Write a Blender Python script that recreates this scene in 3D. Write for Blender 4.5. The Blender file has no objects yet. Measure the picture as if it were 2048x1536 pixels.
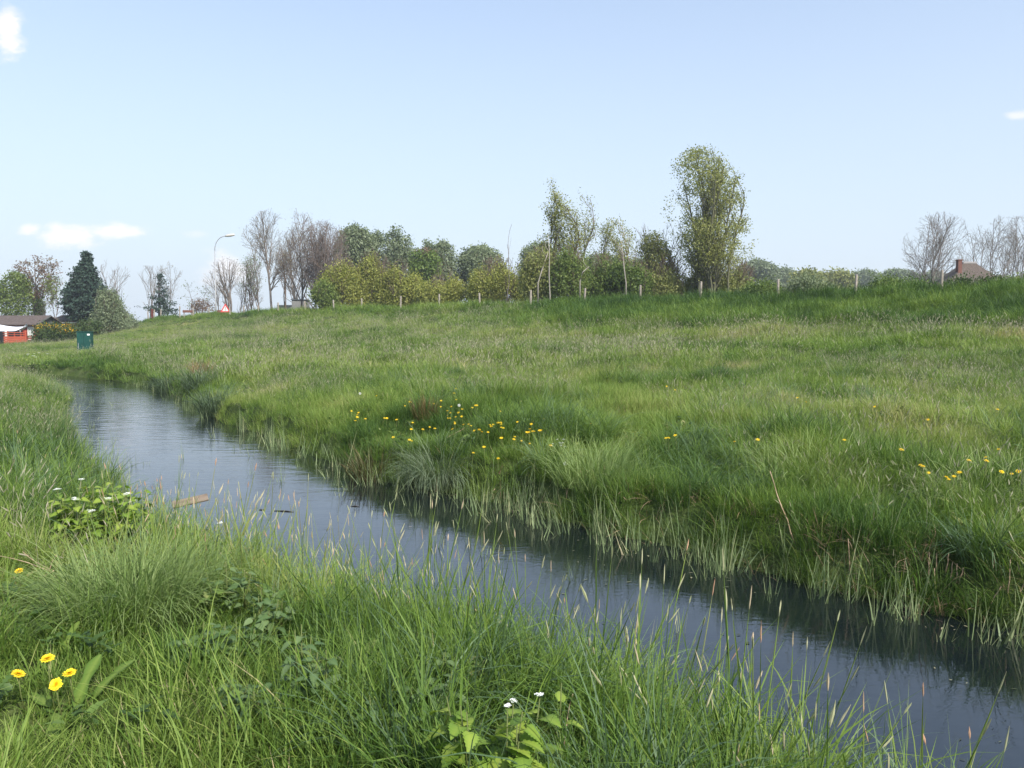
import bpy, math
import numpy as np
PI = math.pi
scene = bpy.context.scene
COL = scene.collection

# ------------------------------------------------------------------ camera
F = 1600.0; CX, CY = 1024.0, 768.0; CZ = 2.05
PITCH = math.atan(110 / F)
cam_d = bpy.data.cameras.new("camera"); cam = bpy.data.objects.new("camera", cam_d); COL.objects.link(cam)
cam.location = (0, 0, CZ); cam.rotation_euler = (PI / 2 - PITCH, 0, 0)
cam_d.sensor_width = 36; cam_d.lens = F / 2048 * 36; cam_d.clip_start = 0.05; cam_d.clip_end = 9000
scene.camera = cam
scene.view_settings.view_transform = 'Standard'; scene.view_settings.look = 'None'
scene.view_settings.exposure = 0.80; scene.view_settings.gamma = 1
scene.cycles.max_bounces = 8; scene.cycles.transparent_max_bounces = 8
scene.cycles.diffuse_bounces = 3; scene.cycles.transmission_bounces = 4; scene.cycles.volume_bounces = 0
try:
    scene.cycles.use_denoising = True
except Exception:
    pass

def pt(px, py, Y):
    a = (px - CX) / F; b = (CY - py) / F
    dy = math.cos(PITCH) + b * math.sin(PITCH); dz = -math.sin(PITCH) + b * math.cos(PITCH)
    s = Y / dy
    return (a * s, Y, CZ + dz * s)
def pxw(Y): return Y / F
def on_plane(px, py, z=0.0):
    p = pt(px, py, 1.0)
    s = (z - CZ) / (p[2] - CZ)
    return (p[0] * s, s)

# ------------------------------------------------------------------ sky and sun
SUN_EL, SUN_AZ = math.radians(43), math.radians(142)   # azimuth clockwise from +Y
world = bpy.data.worlds.new("World"); scene.world = world; world.use_nodes = True
wn = world.node_tree; wn.nodes.clear(); WL = wn.links
def N(nt, t, **kw):
    n = nt.nodes.new(t)
    for k, v in kw.items(): setattr(n, k, v)
    return n
wo = N(wn, 'ShaderNodeOutputWorld'); bg = N(wn, 'ShaderNodeBackground')
sky = N(wn, 'ShaderNodeTexSky', sky_type='NISHITA'); sky.sun_disc = False
sky.sun_elevation = SUN_EL; sky.sun_rotation = SUN_AZ
sky.altitude = 0; sky.air_density = 1.0; sky.dust_density = 1.6; sky.ozone_density = 2.0
bg.inputs['Strength'].default_value = 0.15
hs = N(wn, 'ShaderNodeHueSaturation'); hs.inputs['Saturation'].default_value = 0.97; hs.inputs['Value'].default_value = 1.0
WL.new(sky.outputs[0], hs.inputs['Color'])
def math_node(nt, op, a, b=None, clamp=False):
    n = N(nt, 'ShaderNodeMath', operation=op); n.use_clamp = clamp
    for i, v in enumerate((a, b)):
        if v is None: continue
        if isinstance(v, (int, float)): n.inputs[i].default_value = v
        else: nt.links.new(v, n.inputs[i])
    return n.outputs[0]
tc = N(wn, 'ShaderNodeTexCoord'); sx = N(wn, 'ShaderNodeSeparateXYZ'); WL.new(tc.outputs['Generated'], sx.inputs[0])
yy = math_node(wn, 'MAXIMUM', sx.outputs[1], 0.05)
cu = math_node(wn, 'DIVIDE', sx.outputs[0], yy); cw = math_node(wn, 'DIVIDE', sx.outputs[2], yy)
cmb = N(wn, 'ShaderNodeCombineXYZ'); WL.new(cu, cmb.inputs[0]); WL.new(cw, cmb.inputs[1])
mp = N(wn, 'ShaderNodeMapping'); mp.inputs['Scale'].default_value = (26, 44, 1); WL.new(cmb.outputs[0], mp.inputs[0])
nz = N(wn, 'ShaderNodeTexNoise'); nz.inputs['Scale'].default_value = 1.0; nz.inputs['Detail'].default_value = 7; nz.inputs['Roughness'].default_value = 0.62
WL.new(mp.outputs[0], nz.inputs['Vector'])
acc = None
for (px, py, a, b, op) in [(12, 62, 34, 50, .95), (60, 459, 24, 12, .75), (135, 474, 66, 22, .85), (228, 463, 58, 16, .85),
                           (455, 540, 60, 34, .6), (2034, 231, 28, 9, .5), (390, 468, 30, 8, .2)]:
    c = pt(px, py, 1.0); u0, w0 = c[0], c[2] - CZ
    du = math_node(wn, 'DIVIDE', math_node(wn, 'SUBTRACT', cu, u0), a / F)
    dw = math_node(wn, 'DIVIDE', math_node(wn, 'SUBTRACT', cw, w0), b / F)
    e = math_node(wn, 'SQRT', math_node(wn, 'ADD', math_node(wn, 'MULTIPLY', du, du), math_node(wn, 'MULTIPLY', dw, dw)))
    e = math_node(wn, 'ADD', e, math_node(wn, 'MULTIPLY', math_node(wn, 'SUBTRACT', nz.outputs['Fac'], 0.5), 2.6))
    mr = N(wn, 'ShaderNodeMapRange'); mr.interpolation_type = 'SMOOTHSTEP'
    WL.new(e, mr.inputs[0]); mr.inputs[1].default_value = 1.25; mr.inputs[2].default_value = 0.15; mr.inputs[3].default_value = 0; mr.inputs[4].default_value = op
    acc = mr.outputs[0] if acc is None else math_node(wn, 'MAXIMUM', acc, mr.outputs[0])
front = math_node(wn, 'GREATER_THAN', sx.outputs[1], 0.1)
acc = math_node(wn, 'MULTIPLY', acc, front)
mx = N(wn, 'ShaderNodeMix', data_type='RGBA'); WL.new(acc, mx.inputs[0]); 
mx.inputs[7].default_value = (4.7, 4.4, 4.35, 1)
# thin veil that pales the sky
veil = N(wn, 'ShaderNodeMix', data_type='RGBA'); veil.inputs[7].default_value = (2.85, 3.24, 3.72, 1)
hzr = N(wn, 'ShaderNodeMapRange'); WL.new(sx.outputs[2], hzr.inputs[0]); hzr.inputs[1].default_value = 0; hzr.inputs[2].default_value = .62; hzr.inputs[3].default_value = .97; hzr.inputs[4].default_value = .03
WL.new(hzr.outputs[0], veil.inputs[0])
WL.new(hs.outputs[0], veil.inputs[6]); WL.new(veil.outputs[2], mx.inputs[6])
WL.new(mx.outputs[2], bg.inputs['Color']); WL.new(bg.outputs[0], wo.inputs[0])
sun_d = bpy.data.lights.new("sun", 'SUN'); sun_d.energy = 4.4; sun_d.angle = math.radians(1.5); sun_d.color = (1, 0.95, 0.87)
sun = bpy.data.objects.new("sun", sun_d); COL.objects.link(sun)
sdir = np.array([math.sin(SUN_AZ) * math.cos(SUN_EL), math.cos(SUN_AZ) * math.cos(SUN_EL), math.sin(SUN_EL)])
from mathutils import Vector
sun.rotation_euler = Vector(sdir).to_track_quat('Z', 'Y').to_euler(); sun.location = (20, -20, 40)

# ------------------------------------------------------------------ helpers
def rg(s): return np.random.default_rng(s)
def vnoise(x, y, seed=0):
    x = np.asarray(x, float); y = np.asarray(y, float)
    xi = np.floor(x).astype(np.int64); yi = np.floor(y).astype(np.int64); fx = x - xi; fy = y - yi
    def h(a, b):
        n = (a * 374761393 + b * 668265263 + seed * 1442695041) & 0x7fffffff
        n = ((n ^ (n >> 13)) * 1274126177) & 0x7fffffff
        return ((n ^ (n >> 16)) & 0xffff) / 65535.0
    fx = fx * fx * (3 - 2 * fx); fy = fy * fy * (3 - 2 * fy)
    return (h(xi, yi) * (1 - fx) + h(xi + 1, yi) * fx) * (1 - fy) + (h(xi, yi + 1) * (1 - fx) + h(xi + 1, yi + 1) * fx) * fy
def fbm(x, y, s, seed=0, o=3):
    t = 0; a = 1; tot = 0
    for i in range(o):
        t = t + a * vnoise(x / s + 17 * i, y / s - 9 * i, seed + i); tot += a; a *= .5; s *= .5
    return t / tot
def sm(t): t = np.clip(t, 0, 1); return t * t * (3 - 2 * t)

def tag(o, label=None, cat=None, group=None, kind=None):
    if label: o['label'] = label
    if cat: o['category'] = cat
    if group: o['group'] = group
    if kind: o['kind'] = kind
    return o
def mk(name, V, quads=None, tris=None, mats=(), qm=None, tm=None, v=None, parent=None, smooth=False, link=True, polys=None):
    me = bpy.data.meshes.new(name)
    V = np.asarray(V, np.float32).reshape(-1, 3)
    if polys is not None:
        me.from_pydata(V.tolist(), [], [list(map(int, p)) for p in polys])
        if qm is not None: me.polygons.foreach_set('material_index', np.asarray(qm, np.int32))
    else:
        Q = np.zeros((0, 4), np.int32) if quads is None else np.asarray(quads, np.int32).reshape(-1, 4)
        T = np.zeros((0, 3), np.int32) if tris is None else np.asarray(tris, np.int32).reshape(-1, 3)
        me.vertices.add(len(V)); me.vertices.foreach_set('co', V.ravel())
        nl = len(Q) * 4 + len(T) * 3
        me.loops.add(nl); me.loops.foreach_set('vertex_index', np.concatenate([Q.ravel(), T.ravel()]).astype(np.int32))
        me.polygons.add(len(Q) + len(T))
        ls = np.concatenate([np.arange(len(Q)) * 4, len(Q) * 4 + np.arange(len(T)) * 3]).astype(np.int32)
        me.polygons.foreach_set('loop_start', ls)
        mi = np.concatenate([np.zeros(len(Q), np.int32) if qm is None else np.asarray(qm, np.int32),
                             np.zeros(len(T), np.int32) if tm is None else np.asarray(tm, np.int32)])
        me.polygons.foreach_set('material_index', mi)
    me.polygons.foreach_set('use_smooth', np.full(len(me.polygons), smooth))
    if v is not None:
        at = me.attributes.new('v', 'FLOAT', 'POINT'); at.data.foreach_set('value', np.asarray(v, np.float32))
    for m in mats: me.materials.append(m)
    me.update(calc_edges=True); me.validate()
    o = bpy.data.objects.new(name, me)
    if link: COL.objects.link(o)
    if parent: o.parent = parent
    return o
def empty(name, loc, label, cat, group=None, rz=0):
    o = bpy.data.objects.new(name, None); COL.objects.link(o); o.location = loc; o.rotation_euler = (0, 0, rz)
    o.empty_display_size = .2
    return tag(o, label, cat, group)
def copy_tree(o, parent=None):
    c = o.copy(); COL.objects.link(c); c.parent = parent
    for ch in list(o.children): copy_tree(ch, c)
    return c

class MB:
    """collects polygons into one mesh"""
    def __init__(s): s.V = []; s.P = []; s.M = []
    def add(s, V, P, m=0):
        b = len(s.V); s.V += [tuple(map(float, p)) for p in V]; s.P += [[i + b for i in p] for p in P]; s.M += [m] * len(P)
    def box(s, x0, x1, y0, y1, z0, z1, m=0, bev=0.0):
        if bev > 0:
            b = min(bev, (x1-x0)/3, (y1-y0)/3, (z1-z0)/3); V = []; 
            for (z, i) in ((z0, b), (z0 + b, 0), (z1 - b, 0), (z1, b)):
                V += [(x0+i, y0+i+(b if i == 0 else 0), z), (x0+i+(b if i == 0 else 0), y0+i, z), (x1-i-(b if i == 0 else 0), y0+i, z), (x1-i, y0+i+(b if i == 0 else 0), z),
                      (x1-i, y1-i-(b if i == 0 else 0), z), (x1-i-(b if i == 0 else 0), y1-i, z), (x0+i+(b if i == 0 else 0), y1-i, z), (x0+i, y1-i-(b if i == 0 else 0), z)]
            P = [[7-k for k in range(8)], [24+k for k in range(8)]]
            for r in range(3):
                for k in range(8): P.append([r*8+k, r*8+(k+1) % 8, (r+1)*8+(k+1) % 8, (r+1)*8+k])
            s.add(V, P, m); return
        V = [(x0,y0,z0),(x1,y0,z0),(x1,y1,z0),(x0,y1,z0),(x0,y0,z1),(x1,y0,z1),(x1,y1,z1),(x0,y1,z1)]
        s.add(V, [[3,2,1,0],[4,5,6,7],[0,1,5,4],[1,2,6,5],[2,3,7,6],[3,0,4,7]], m)
    def tube(s, pts, rad, n=8, m=0, cap=True):
        pts = [np.array(p, float) for p in pts]
        if not hasattr(rad, '__len__'): rad = [rad] * len(pts)
        V = []; P = []
        up = np.array([0, 0, 1.]); 
        for i, p in enumerate(pts):
            d = pts[min(i+1, len(pts)-1)] - pts[max(i-1, 0)]; d = d / (np.linalg.norm(d) + 1e-9)
            a = np.cross(d, up if abs(d[2]) < .95 else np.array([1., 0, 0])); a /= np.linalg.norm(a) + 1e-9; b = np.cross(d, a)
            for k in range(n):
                t = 2 * PI * k / n; V.append(p + (a * math.cos(t) + b * math.sin(t)) * rad[i])
        for i in range(len(pts) - 1):
            for k in range(n): P.append([i*n+k, i*n+(k+1) % n, (i+1)*n+(k+1) % n, (i+1)*n+k])
        if cap: P.append(list(range(n))[::-1]); P.append([(len(pts)-1)*n+k for k in range(n)])
        s.add(V, P, m)
    def build(s, name, mats, parent=None, smooth=False):
        if not isinstance(mats, (list, tuple)): mats = [mats]
        return mk(name, s.V, mats=mats, polys=s.P, qm=s.M, parent=parent, smooth=smooth)

# ------------------------------------------------------------------ materials
def new_mat(name):
    m = bpy.data.materials.new(name); m.use_nodes = True; nt = m.node_tree; nt.nodes.clear()
    return m, nt, N(nt, 'ShaderNodeOutputMaterial')
def ramp(nt, fac, stops):
    r = N(nt, 'ShaderNodeValToRGB'); nt.links.new(fac, r.inputs[0]); el = r.color_ramp.elements
    while len(el) > 1: el.remove(el[-1])
    el[0].position = stops[0][0]; el[0].color = (*stops[0][1], 1)
    for p, c in stops[1:]:
        e = el.new(p); e.color = (*c, 1)
    return r.outputs[0]
def leaf_mat(name, stops, inst=True, trans=0.35, rough=0.55, spec=0.25, vamp=0.45):
    m, nt, out = new_mat(name); L = nt.links
    a = N(nt, 'ShaderNodeAttribute', attribute_type='GEOMETRY', attribute_name='v')
    if inst:
        b = N(nt, 'ShaderNodeAttribute', attribute_type='INSTANCER', attribute_name='tint')
        f = math_node(nt, 'ADD', b.outputs['Fac'], math_node(nt, 'MULTIPLY', math_node(nt, 'SUBTRACT', a.outputs['Fac'], 0.5), vamp))
    else: f = a.outputs['Fac']
    c = ramp(nt, f, stops)
    p = N(nt, 'ShaderNodeBsdfPrincipled'); L.new(c, p.inputs['Base Color']); p.inputs['Roughness'].default_value = rough
    p.inputs['Specular IOR Level'].default_value = spec
    t = N(nt, 'ShaderNodeBsdfTranslucent')
    mc = N(nt, 'ShaderNodeMix', data_type='RGBA', blend_type='MULTIPLY'); mc.inputs[0].default_value = 1; L.new(c, mc.inputs[6]); mc.inputs[7].default_value = (1.1, 1.15, .6, 1)
    L.new(mc.outputs[2], t.inputs[0])
    mix = N(nt, 'ShaderNodeMixShader'); mix.inputs[0].default_value = trans; L.new(p.outputs[0], mix.inputs[1]); L.new(t.outputs[0], mix.inputs[2])
    L.new(mix.outputs[0], out.inputs[0]); return m
def noise_mat(name, stops, scale=4, rough=0.85, detail=6, bump=0.0, spec=.3, stretch=(1, 1, 1), bscale=None):
    m, nt, out = new_mat(name); L = nt.links
    tc = N(nt, 'ShaderNodeTexCoord'); mp = N(nt, 'ShaderNodeMapping'); mp.inputs['Scale'].default_value = stretch; L.new(tc.outputs['Object'], mp.inputs[0])
    nz = N(nt, 'ShaderNodeTexNoise'); nz.inputs['Scale'].default_value = scale; nz.inputs['Detail'].default_value = detail; L.new(mp.outputs[0], nz.inputs['Vector'])
    p = N(nt, 'ShaderNodeBsdfPrincipled'); L.new(ramp(nt, nz.outputs['Fac'], stops), p.inputs['Base Color'])
    p.inputs['Roughness'].default_value = rough; p.inputs['Specular IOR Level'].default_value = spec
    if bump:
        n2 = N(nt, 'ShaderNodeTexNoise'); n2.inputs['Scale'].default_value = bscale or scale * 3; n2.inputs['Detail'].default_value = 4; L.new(mp.outputs[0], n2.inputs['Vector'])
        b = N(nt, 'ShaderNodeBump'); b.inputs['Strength'].default_value = bump; b.inputs['Distance'].default_value = .05; L.new(n2.outputs['Fac'], b.inputs['Height']); L.new(b.outputs[0], p.inputs['Normal'])
    L.new(p.outputs[0], out.inputs[0]); return m
def flat_mat(name, c, rough=.6, metal=0, spec=.4):
    d = tuple(x * .8 for x in c)
    m = noise_mat(name, [(.3, d), (.7, c)], scale=9, rough=rough, spec=spec)
    return m

# ------------------------------------------------------------------ terrain
Fpx = [(2500, 1420), (2300, 1340), (2048, 1262), (1850, 1225), (1640, 1165), (1400, 1105), (1250, 1072), (1100, 1036), (1000, 1012), (870, 988), (760, 960),
       (700, 932), (620, 905), (540, 875), (450, 845), (400, 815), (360, 795), (330, 783), (290, 772), (240, 764), (180, 757), (120, 751)]
FE = np.array([on_plane(*p) for p in Fpx]); FE = np.vstack([[[9.5, -1.0]], FE, [[-27, 39.5], [-45, 45], [-90, 55]]])
tan = np.gradient(FE, axis=0); tan /= np.linalg.norm(tan, axis=1)[:, None]
nrm = np.stack([-tan[:, 1] * -1, -tan[:, 0]], 1) * -1     # towards the near side
nrm = np.stack([-tan[:, 1], tan[:, 0]], 1)
if (nrm[6] @ np.array([-1, -1])) < 0: nrm = -nrm
wd = np.interp(np.arange(len(FE)), [0, 4, 7, 11, 15, 18, 21], [2.9, 3.1, 3.5, 3.45, 3.1, 2.8, 2.7])[:, None]
CL = FE + nrm * wd / 2
def poly_dist(x, y, line, extra=None):
    x = np.asarray(x, float); y = np.asarray(y, float)
    best = np.full(x.shape, 1e9); par = np.zeros(x.shape); side = np.ones(x.shape)
    for i in range(len(line) - 1):
        a = line[i]; d = line[i + 1] - a; L2 = d @ d
        t = np.clip(((x - a[0]) * d[0] + (y - a[1]) * d[1]) / L2, 0, 1)
        ex = x - a[0] - t * d[0]; ey = y - a[1] - t * d[1]; q = ex * ex + ey * ey
        m = q < best; best = np.where(m, q, best); par = np.where(m, i + t, par)
        side = np.where(m, np.sign(d[0] * ey - d[1] * ex), side)
    return np.sqrt(best), par, side
# fence posts on the crest: (px, top py, px height) and the crest line they stand on
posts = []
for i, (px, ty) in enumerate([(1878, 540), (1707, 549), (1553, 558), (1399, 563), (1279, 570), (1168, 576), (1061, 580), (960, 586), (879, 588), (802, 592), (725, 597), (669, 600), (612, 602)]):
    posts.append((px, ty, 37 * (1 + .0688 * i)))
posts += [(558, 605, 71.5), (519, 611, 74.0), (490, 611, 76.5), (462, 613, 79), (421, 615, 82), (389, 614, 85), (362, 612, 88), (324, 618, 91), (311, 619, 94), (299, 623, 96)]
CR = []; CZs = []
for (px, ty, Y) in posts:
    p = pt(px, ty, Y); CR.append(p[:2]); CZs.append(p[2] - 1.0)
CR = np.array(CR); CZs = np.array(CZs)
CZs[13:] = np.interp(np.arange(13, 23), [13, 17, 22], [3.4, 3.45, 3.3])
d0 = CR[0] - CR[12]; d0 /= np.linalg.norm(d0)
CR = np.vstack([CR[0] + d0 * 60, CR[0] + d0 * 20, CR, [[-46, 104]], [[-56, 125]], [[-90, 190]]])
CZs = np.concatenate([[3.8, 3.8], CZs, [3.2, 2.6, 1.0]])
CZs = np.convolve(np.pad(CZs, 2, mode='edge'), [.1, .2, .4, .2, .1], 'valid')
CW = np.interp(np.arange(len(CR)), [0, 14, 18, 23, 25, 28], [32, 32, 29, 20, 14, 12])
def ditch(x, y):
    d, k, s = poly_dist(x, y, CL)
    hw = np.interp(k, np.arange(len(CL)), wd[:, 0] / 2)
    hw = hw + (fbm(x, y, 1.1, 5) - .5) * .42 + (fbm(x, y, .35, 6, 1) - .5) * .16
    return d - hw, s
_, sref = ditch(np.array([5.0]), np.array([15.0])); SREF = sref[0]
def height(x, y, full=False):
    x = np.asarray(x, float); y = np.asarray(y, float)
    ds, s = ditch(x, y); far = s == SREF
    dC, kC, sC = poly_dist(x, y, CR); cam_side = sC == CREF
    zc = np.interp(kC, np.arange(len(CR)), CZs); W = np.interp(kC, np.arange(len(CR)), CW)
    g = np.clip(1 - dC / W, 0, 1) ** 2.3
    zin = (zc - .6) * g * sm(ds / 4)
    zout = (zc - .6) * (1 - sm((dC - 5) / 9) * .85) - sm((dC - 14) / 60) * (zc - .6) * .15
    hill = np.where(cam_side, zin, zout)
    bank_far = .42 * sm(ds / .30) + .18 * sm((ds - .3) / 2.5)
    bank_near = .25 * sm(ds / .35) + .35 * sm((ds - .2) / 1.5)
    z = np.where(far, bank_far + hill, bank_near)
    b = (fbm(x, y, 1.7, 11, 2) - .5) * .40 + (fbm(x, y, .55, 21, 2) - .5) * .15
    b = b + (fbm(x, y, 7, 31, 2) - .5) * .5 * np.where(far, 1, 0) * sm(dC / 6) * sm((ds - 2) / 6)
    low = sm((-x - 14) / 12) * sm((y - 30) / 14) * np.where(cam_side, 1, 0) * (1 - g)
    z = z + b * sm(ds / .9) * (1 - .8 * low) - .30 * low * sm(ds / 3)
    z = np.where(ds < 0, -.4 * sm(-ds / .35) - .02, z)
    if full: return z, ds, far, dC, kC, cam_side
    return z
_, _, s0 = poly_dist(np.array([5.0]), np.array([15.0]), CR); CREF = s0[0]
def hz(x, y): return float(height(np.array([x]), np.array([y]))[0])
def at_height(px, py, h=0.0, r0=1.5, r1=160):
    """world point on the pixel's sight line where it is h above the ground"""
    Y = np.geomspace(r0, r1, 1500); p = pt(px, py, 1.0)
    X = p[0] * Y; Z = CZ + (p[2] - CZ) * Y; g = height(X, Y); g = np.maximum(g, 0) + h
    i = int(np.argmax(Z < g)) if (Z < g).any() else len(Y) - 1
    return float(X[i]), float(Y[i]), float(g[i] - h)

def axis(n, lin, far, c=0.0):
    t = np.linspace(-1, 1, n); k = 6.2
    a = np.sinh(t * k) / np.sinh(k) * (far - lin) + t * lin
    return c + a
gx = np.unique(np.concatenate([axis(260, 20, 3200, 0), np.linspace(-12, 10, 150), np.linspace(-60, 40, 160)]))
gy = np.unique(np.concatenate([np.linspace(-8, 22, 190), np.linspace(22, 110, 190), 110 + np.geomspace(1, 4500, 60), -8 - np.geomspace(.5, 600, 20)]))
GX, GY = np.meshgrid(gx, gy); GZ = height(GX, GY)
nx, ny = len(gx), len(gy); idx = np.arange(nx * ny).reshape(ny, nx)
Q = np.stack([idx[:-1, :-1], idx[:-1, 1:], idx[1:, 1:], idx[1:, :-1]], -1).reshape(-1, 4)
m_soil = noise_mat('meadow_soil', [(.3, (.022, .034, .010)), (.5, (.045, .07, .016)), (.7, (.07, .09, .03))], scale=1.6, rough=.95, bump=.6, bscale=25, spec=.1)
ground = mk('ground', np.stack([GX, GY, GZ], -1), Q, mats=[m_soil], smooth=True)
tag(ground, 'grassy ground rising from the ditch to the embankment', 'ground', kind='structure')

# water
m_w, nt, out = new_mat('ditch_water'); L = nt.links
pb = N(nt, 'ShaderNodeBsdfPrincipled'); pb.inputs['Base Color'].default_value = (.005, .008, .010, 1); pb.inputs['Roughness'].default_value = .0; pb.inputs['IOR'].default_value = 1.78
tcw = N(nt, 'ShaderNodeTexCoord')
mpw = N(nt, 'ShaderNodeMapping'); mpw.inputs['Rotation'].default_value = (0, 0, math.radians(40)); mpw.inputs['Scale'].default_value = (8, 18, 1); L.new(tcw.outputs['Object'], mpw.inputs[0])
n1 = N(nt, 'ShaderNodeTexNoise'); n1.inputs['Scale'].default_value = 1.0; n1.inputs['Detail'].default_value = 4; n1.inputs['Distortion'].default_value = .6; L.new(mpw.outputs[0], n1.inputs['Vector'])
mpl = N(nt, 'ShaderNodeMapping'); mpl.inputs['Scale'].default_value = (.35, .35, 1); L.new(tcw.outputs['Object'], mpl.inputs[0])
n2 = N(nt, 'ShaderNodeTexNoise'); n2.inputs['Scale'].default_value = 1.0; n2.inputs['Detail'].default_value = 2; L.new(mpl.outputs[0], n2.inputs['Vector'])
mrw = N(nt, 'ShaderNodeMapRange'); L.new(n2.outputs['Fac'], mrw.inputs[0]); mrw.inputs[1].default_value = .35; mrw.inputs[2].default_value = .7; mrw.inputs[3].default_value = .15; mrw.inputs[4].default_value = 1.0
sw = N(nt, 'ShaderNodeSeparateXYZ'); L.new(tcw.outputs['Object'], sw.inputs[0])
wnd = N(nt, 'ShaderNodeMapRange'); L.new(sw.outputs[1], wnd.inputs[0]); wnd.inputs[1].default_value = 7; wnd.inputs[2].default_value = 24; wnd.inputs[3].default_value = .24; wnd.inputs[4].default_value = .32
mp3 = N(nt, 'ShaderNodeMapping'); mp3.inputs['Scale'].default_value = (1.6, 5.0, 1); L.new(tcw.outputs['Object'], mp3.inputs[0])
n3 = N(nt, 'ShaderNodeTexNoise'); n3.inputs['Scale'].default_value = 1.0; n3.inputs['Detail'].default_value = 3; n3.inputs['Distortion'].default_value = .4; L.new(mp3.outputs[0], n3.inputs['Vector'])
wf = N(nt, 'ShaderNodeMapRange'); L.new(sw.outputs[1], wf.inputs[0]); wf.inputs[1].default_value = 8; wf.inputs[2].default_value = 20; wf.inputs[3].default_value = .07; wf.inputs[4].default_value = 1.0
hgt = math_node(nt, 'ADD', math_node(nt, 'MULTIPLY', n1.outputs['Fac'], math_node(nt, 'MULTIPLY', mrw.outputs[0], .0032)), math_node(nt, 'MULTIPLY', n3.outputs['Fac'], math_node(nt, 'MULTIPLY', wf.outputs[0], .014)))
bp = N(nt, 'ShaderNodeBump'); bp.inputs['Distance'].default_value = 1.0; bp.inputs['Strength'].default_value = 1.0; L.new(hgt, bp.inputs['Height'])
L.new(bp.outputs[0], pb.inputs['Normal']); L.new(pb.outputs[0], out.inputs[0])
WV = [(-95, -20, 0), (14, -20, 0), (14, 70, 0), (-95, 70, 0)]
water = mk('water', WV, [[0, 1, 2, 3]], mats=[m_w]); tag(water, 'still dark ditch water reflecting the sky', 'water', kind='structure')

# ------------------------------------------------------------------ grass tufts
def blades(rng, n, L, w, spread, tilt=.25, curl=.9, segs=4, lvar=.35, az_bias=None, voff=0.0, center=(0, 0)):
    r = spread * np.sqrt(rng.random(n)); a = rng.random(n) * 2 * PI
    az = a + rng.normal(0, .7, n)
    if az_bias is not None:
        m = rng.random(n) < .45; az = np.where(m, az_bias + rng.normal(0, .6, n), az)
    ln = L * (1 + rng.normal(0, lvar, n)).clip(.3, 1.8)
    t0 = np.abs(rng.normal(0, tilt, n)) * .7 + tilt * .5 * (r / (spread + 1e-6)); cu = np.abs(rng.normal(curl, curl * .5, n))
    P = np.stack([r * np.cos(a) + center[0], r * np.sin(a) + center[1], np.full(n, -.03)], 1)
    wa = az + PI / 2 + rng.normal(0, .5, n); ww = w * (.6 + .8 * rng.random(n)) / 2
    WVc = np.stack([np.cos(wa), np.sin(wa), rng.normal(0, .15, n)], 1)
    V = np.zeros((n, 2 * segs + 1, 3)); cur = P
    for k in range(segs):
        wk = ww * (1.0 if k else .7) * (1 - (k / segs) ** 2 * .75)
        V[:, 2 * k] = cur - WVc * wk[:, None]; V[:, 2 * k + 1] = cur + WVc * wk[:, None]
        t = t0 + cu * ((k + .5) / segs) ** 1.3
        cur = cur + (ln / segs)[:, None] * np.stack([np.sin(t) * np.cos(az), np.sin(t) * np.sin(az), np.cos(t)], 1)
    V[:, 2 * segs] = cur
    base = np.arange(n)[:, None] * (2 * segs + 1)
    Qs = np.concatenate([np.stack([base[:, 0] + 2 * k, base[:, 0] + 2 * k + 1, base[:, 0] + 2 * k + 3, base[:, 0] + 2 * k + 2], 1) for k in range(segs - 1)]) if segs > 1 else np.zeros((0, 4), int)
    T = np.stack([base[:, 0] + 2 * segs - 2, base[:, 0] + 2 * segs - 1, base[:, 0] + 2 * segs], 1)
    vb = rng.random(n) + voff; s = np.array([k / segs for k in range(segs) for _ in (0, 1)] + [1.0])
    vv = vb[:, None] * .75 + s[None, :] * .25
    return V.reshape(-1, 3), Qs, T, vv.ravel(), cur, az, t0 + cu
def spindles(rng, tips, az, tilt, L, w, sides=5):
    """seed heads on the tips: thin 5-sided spindles"""
    V = []; Qs = []; n = len(tips)
    fr = [(0, .25), (.2, .9), (.5, 1.0), (.8, .7), (1.0, .12)]
    d = np.stack([np.sin(tilt) * np.cos(az), np.sin(tilt) * np.sin(az), np.cos(tilt)], 1)
    a = np.cross(d, [0.3, 0.1, 1.0]); a /= np.linalg.norm(a, axis=1)[:, None] + 1e-9; b = np.cross(d, a)
    ln = L * (.7 + .6 * rng.random(n)); ww = w / 2 * (.7 + .6 * rng.random(n))
    VV = np.zeros((n, len(fr), sides, 3))
    for i, (f, q) in enumerate(fr):
        for k in range(sides):
            t = 2 * PI * k / sides
            VV[:, i, k] = tips + d * (ln * f)[:, None] + (a * math.cos(t) + b * math.sin(t)) * (ww * q * (1 + .25 * rng.normal(0, 1, n)))[:, None]
    base = np.arange(n) * len(fr) * sides
    for i in range(len(fr) - 1):
        for k in range(sides):
            Qs.append(np.stack([base + i*sides+k, base + i*sides+(k+1) % sides, base + (i+1)*sides+(k+1) % sides, base + (i+1)*sides+k], 1))
    return VV.reshape(-1, 3), np.concatenate(Qs), np.repeat(rng.random(n), len(fr) * sides)
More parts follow.
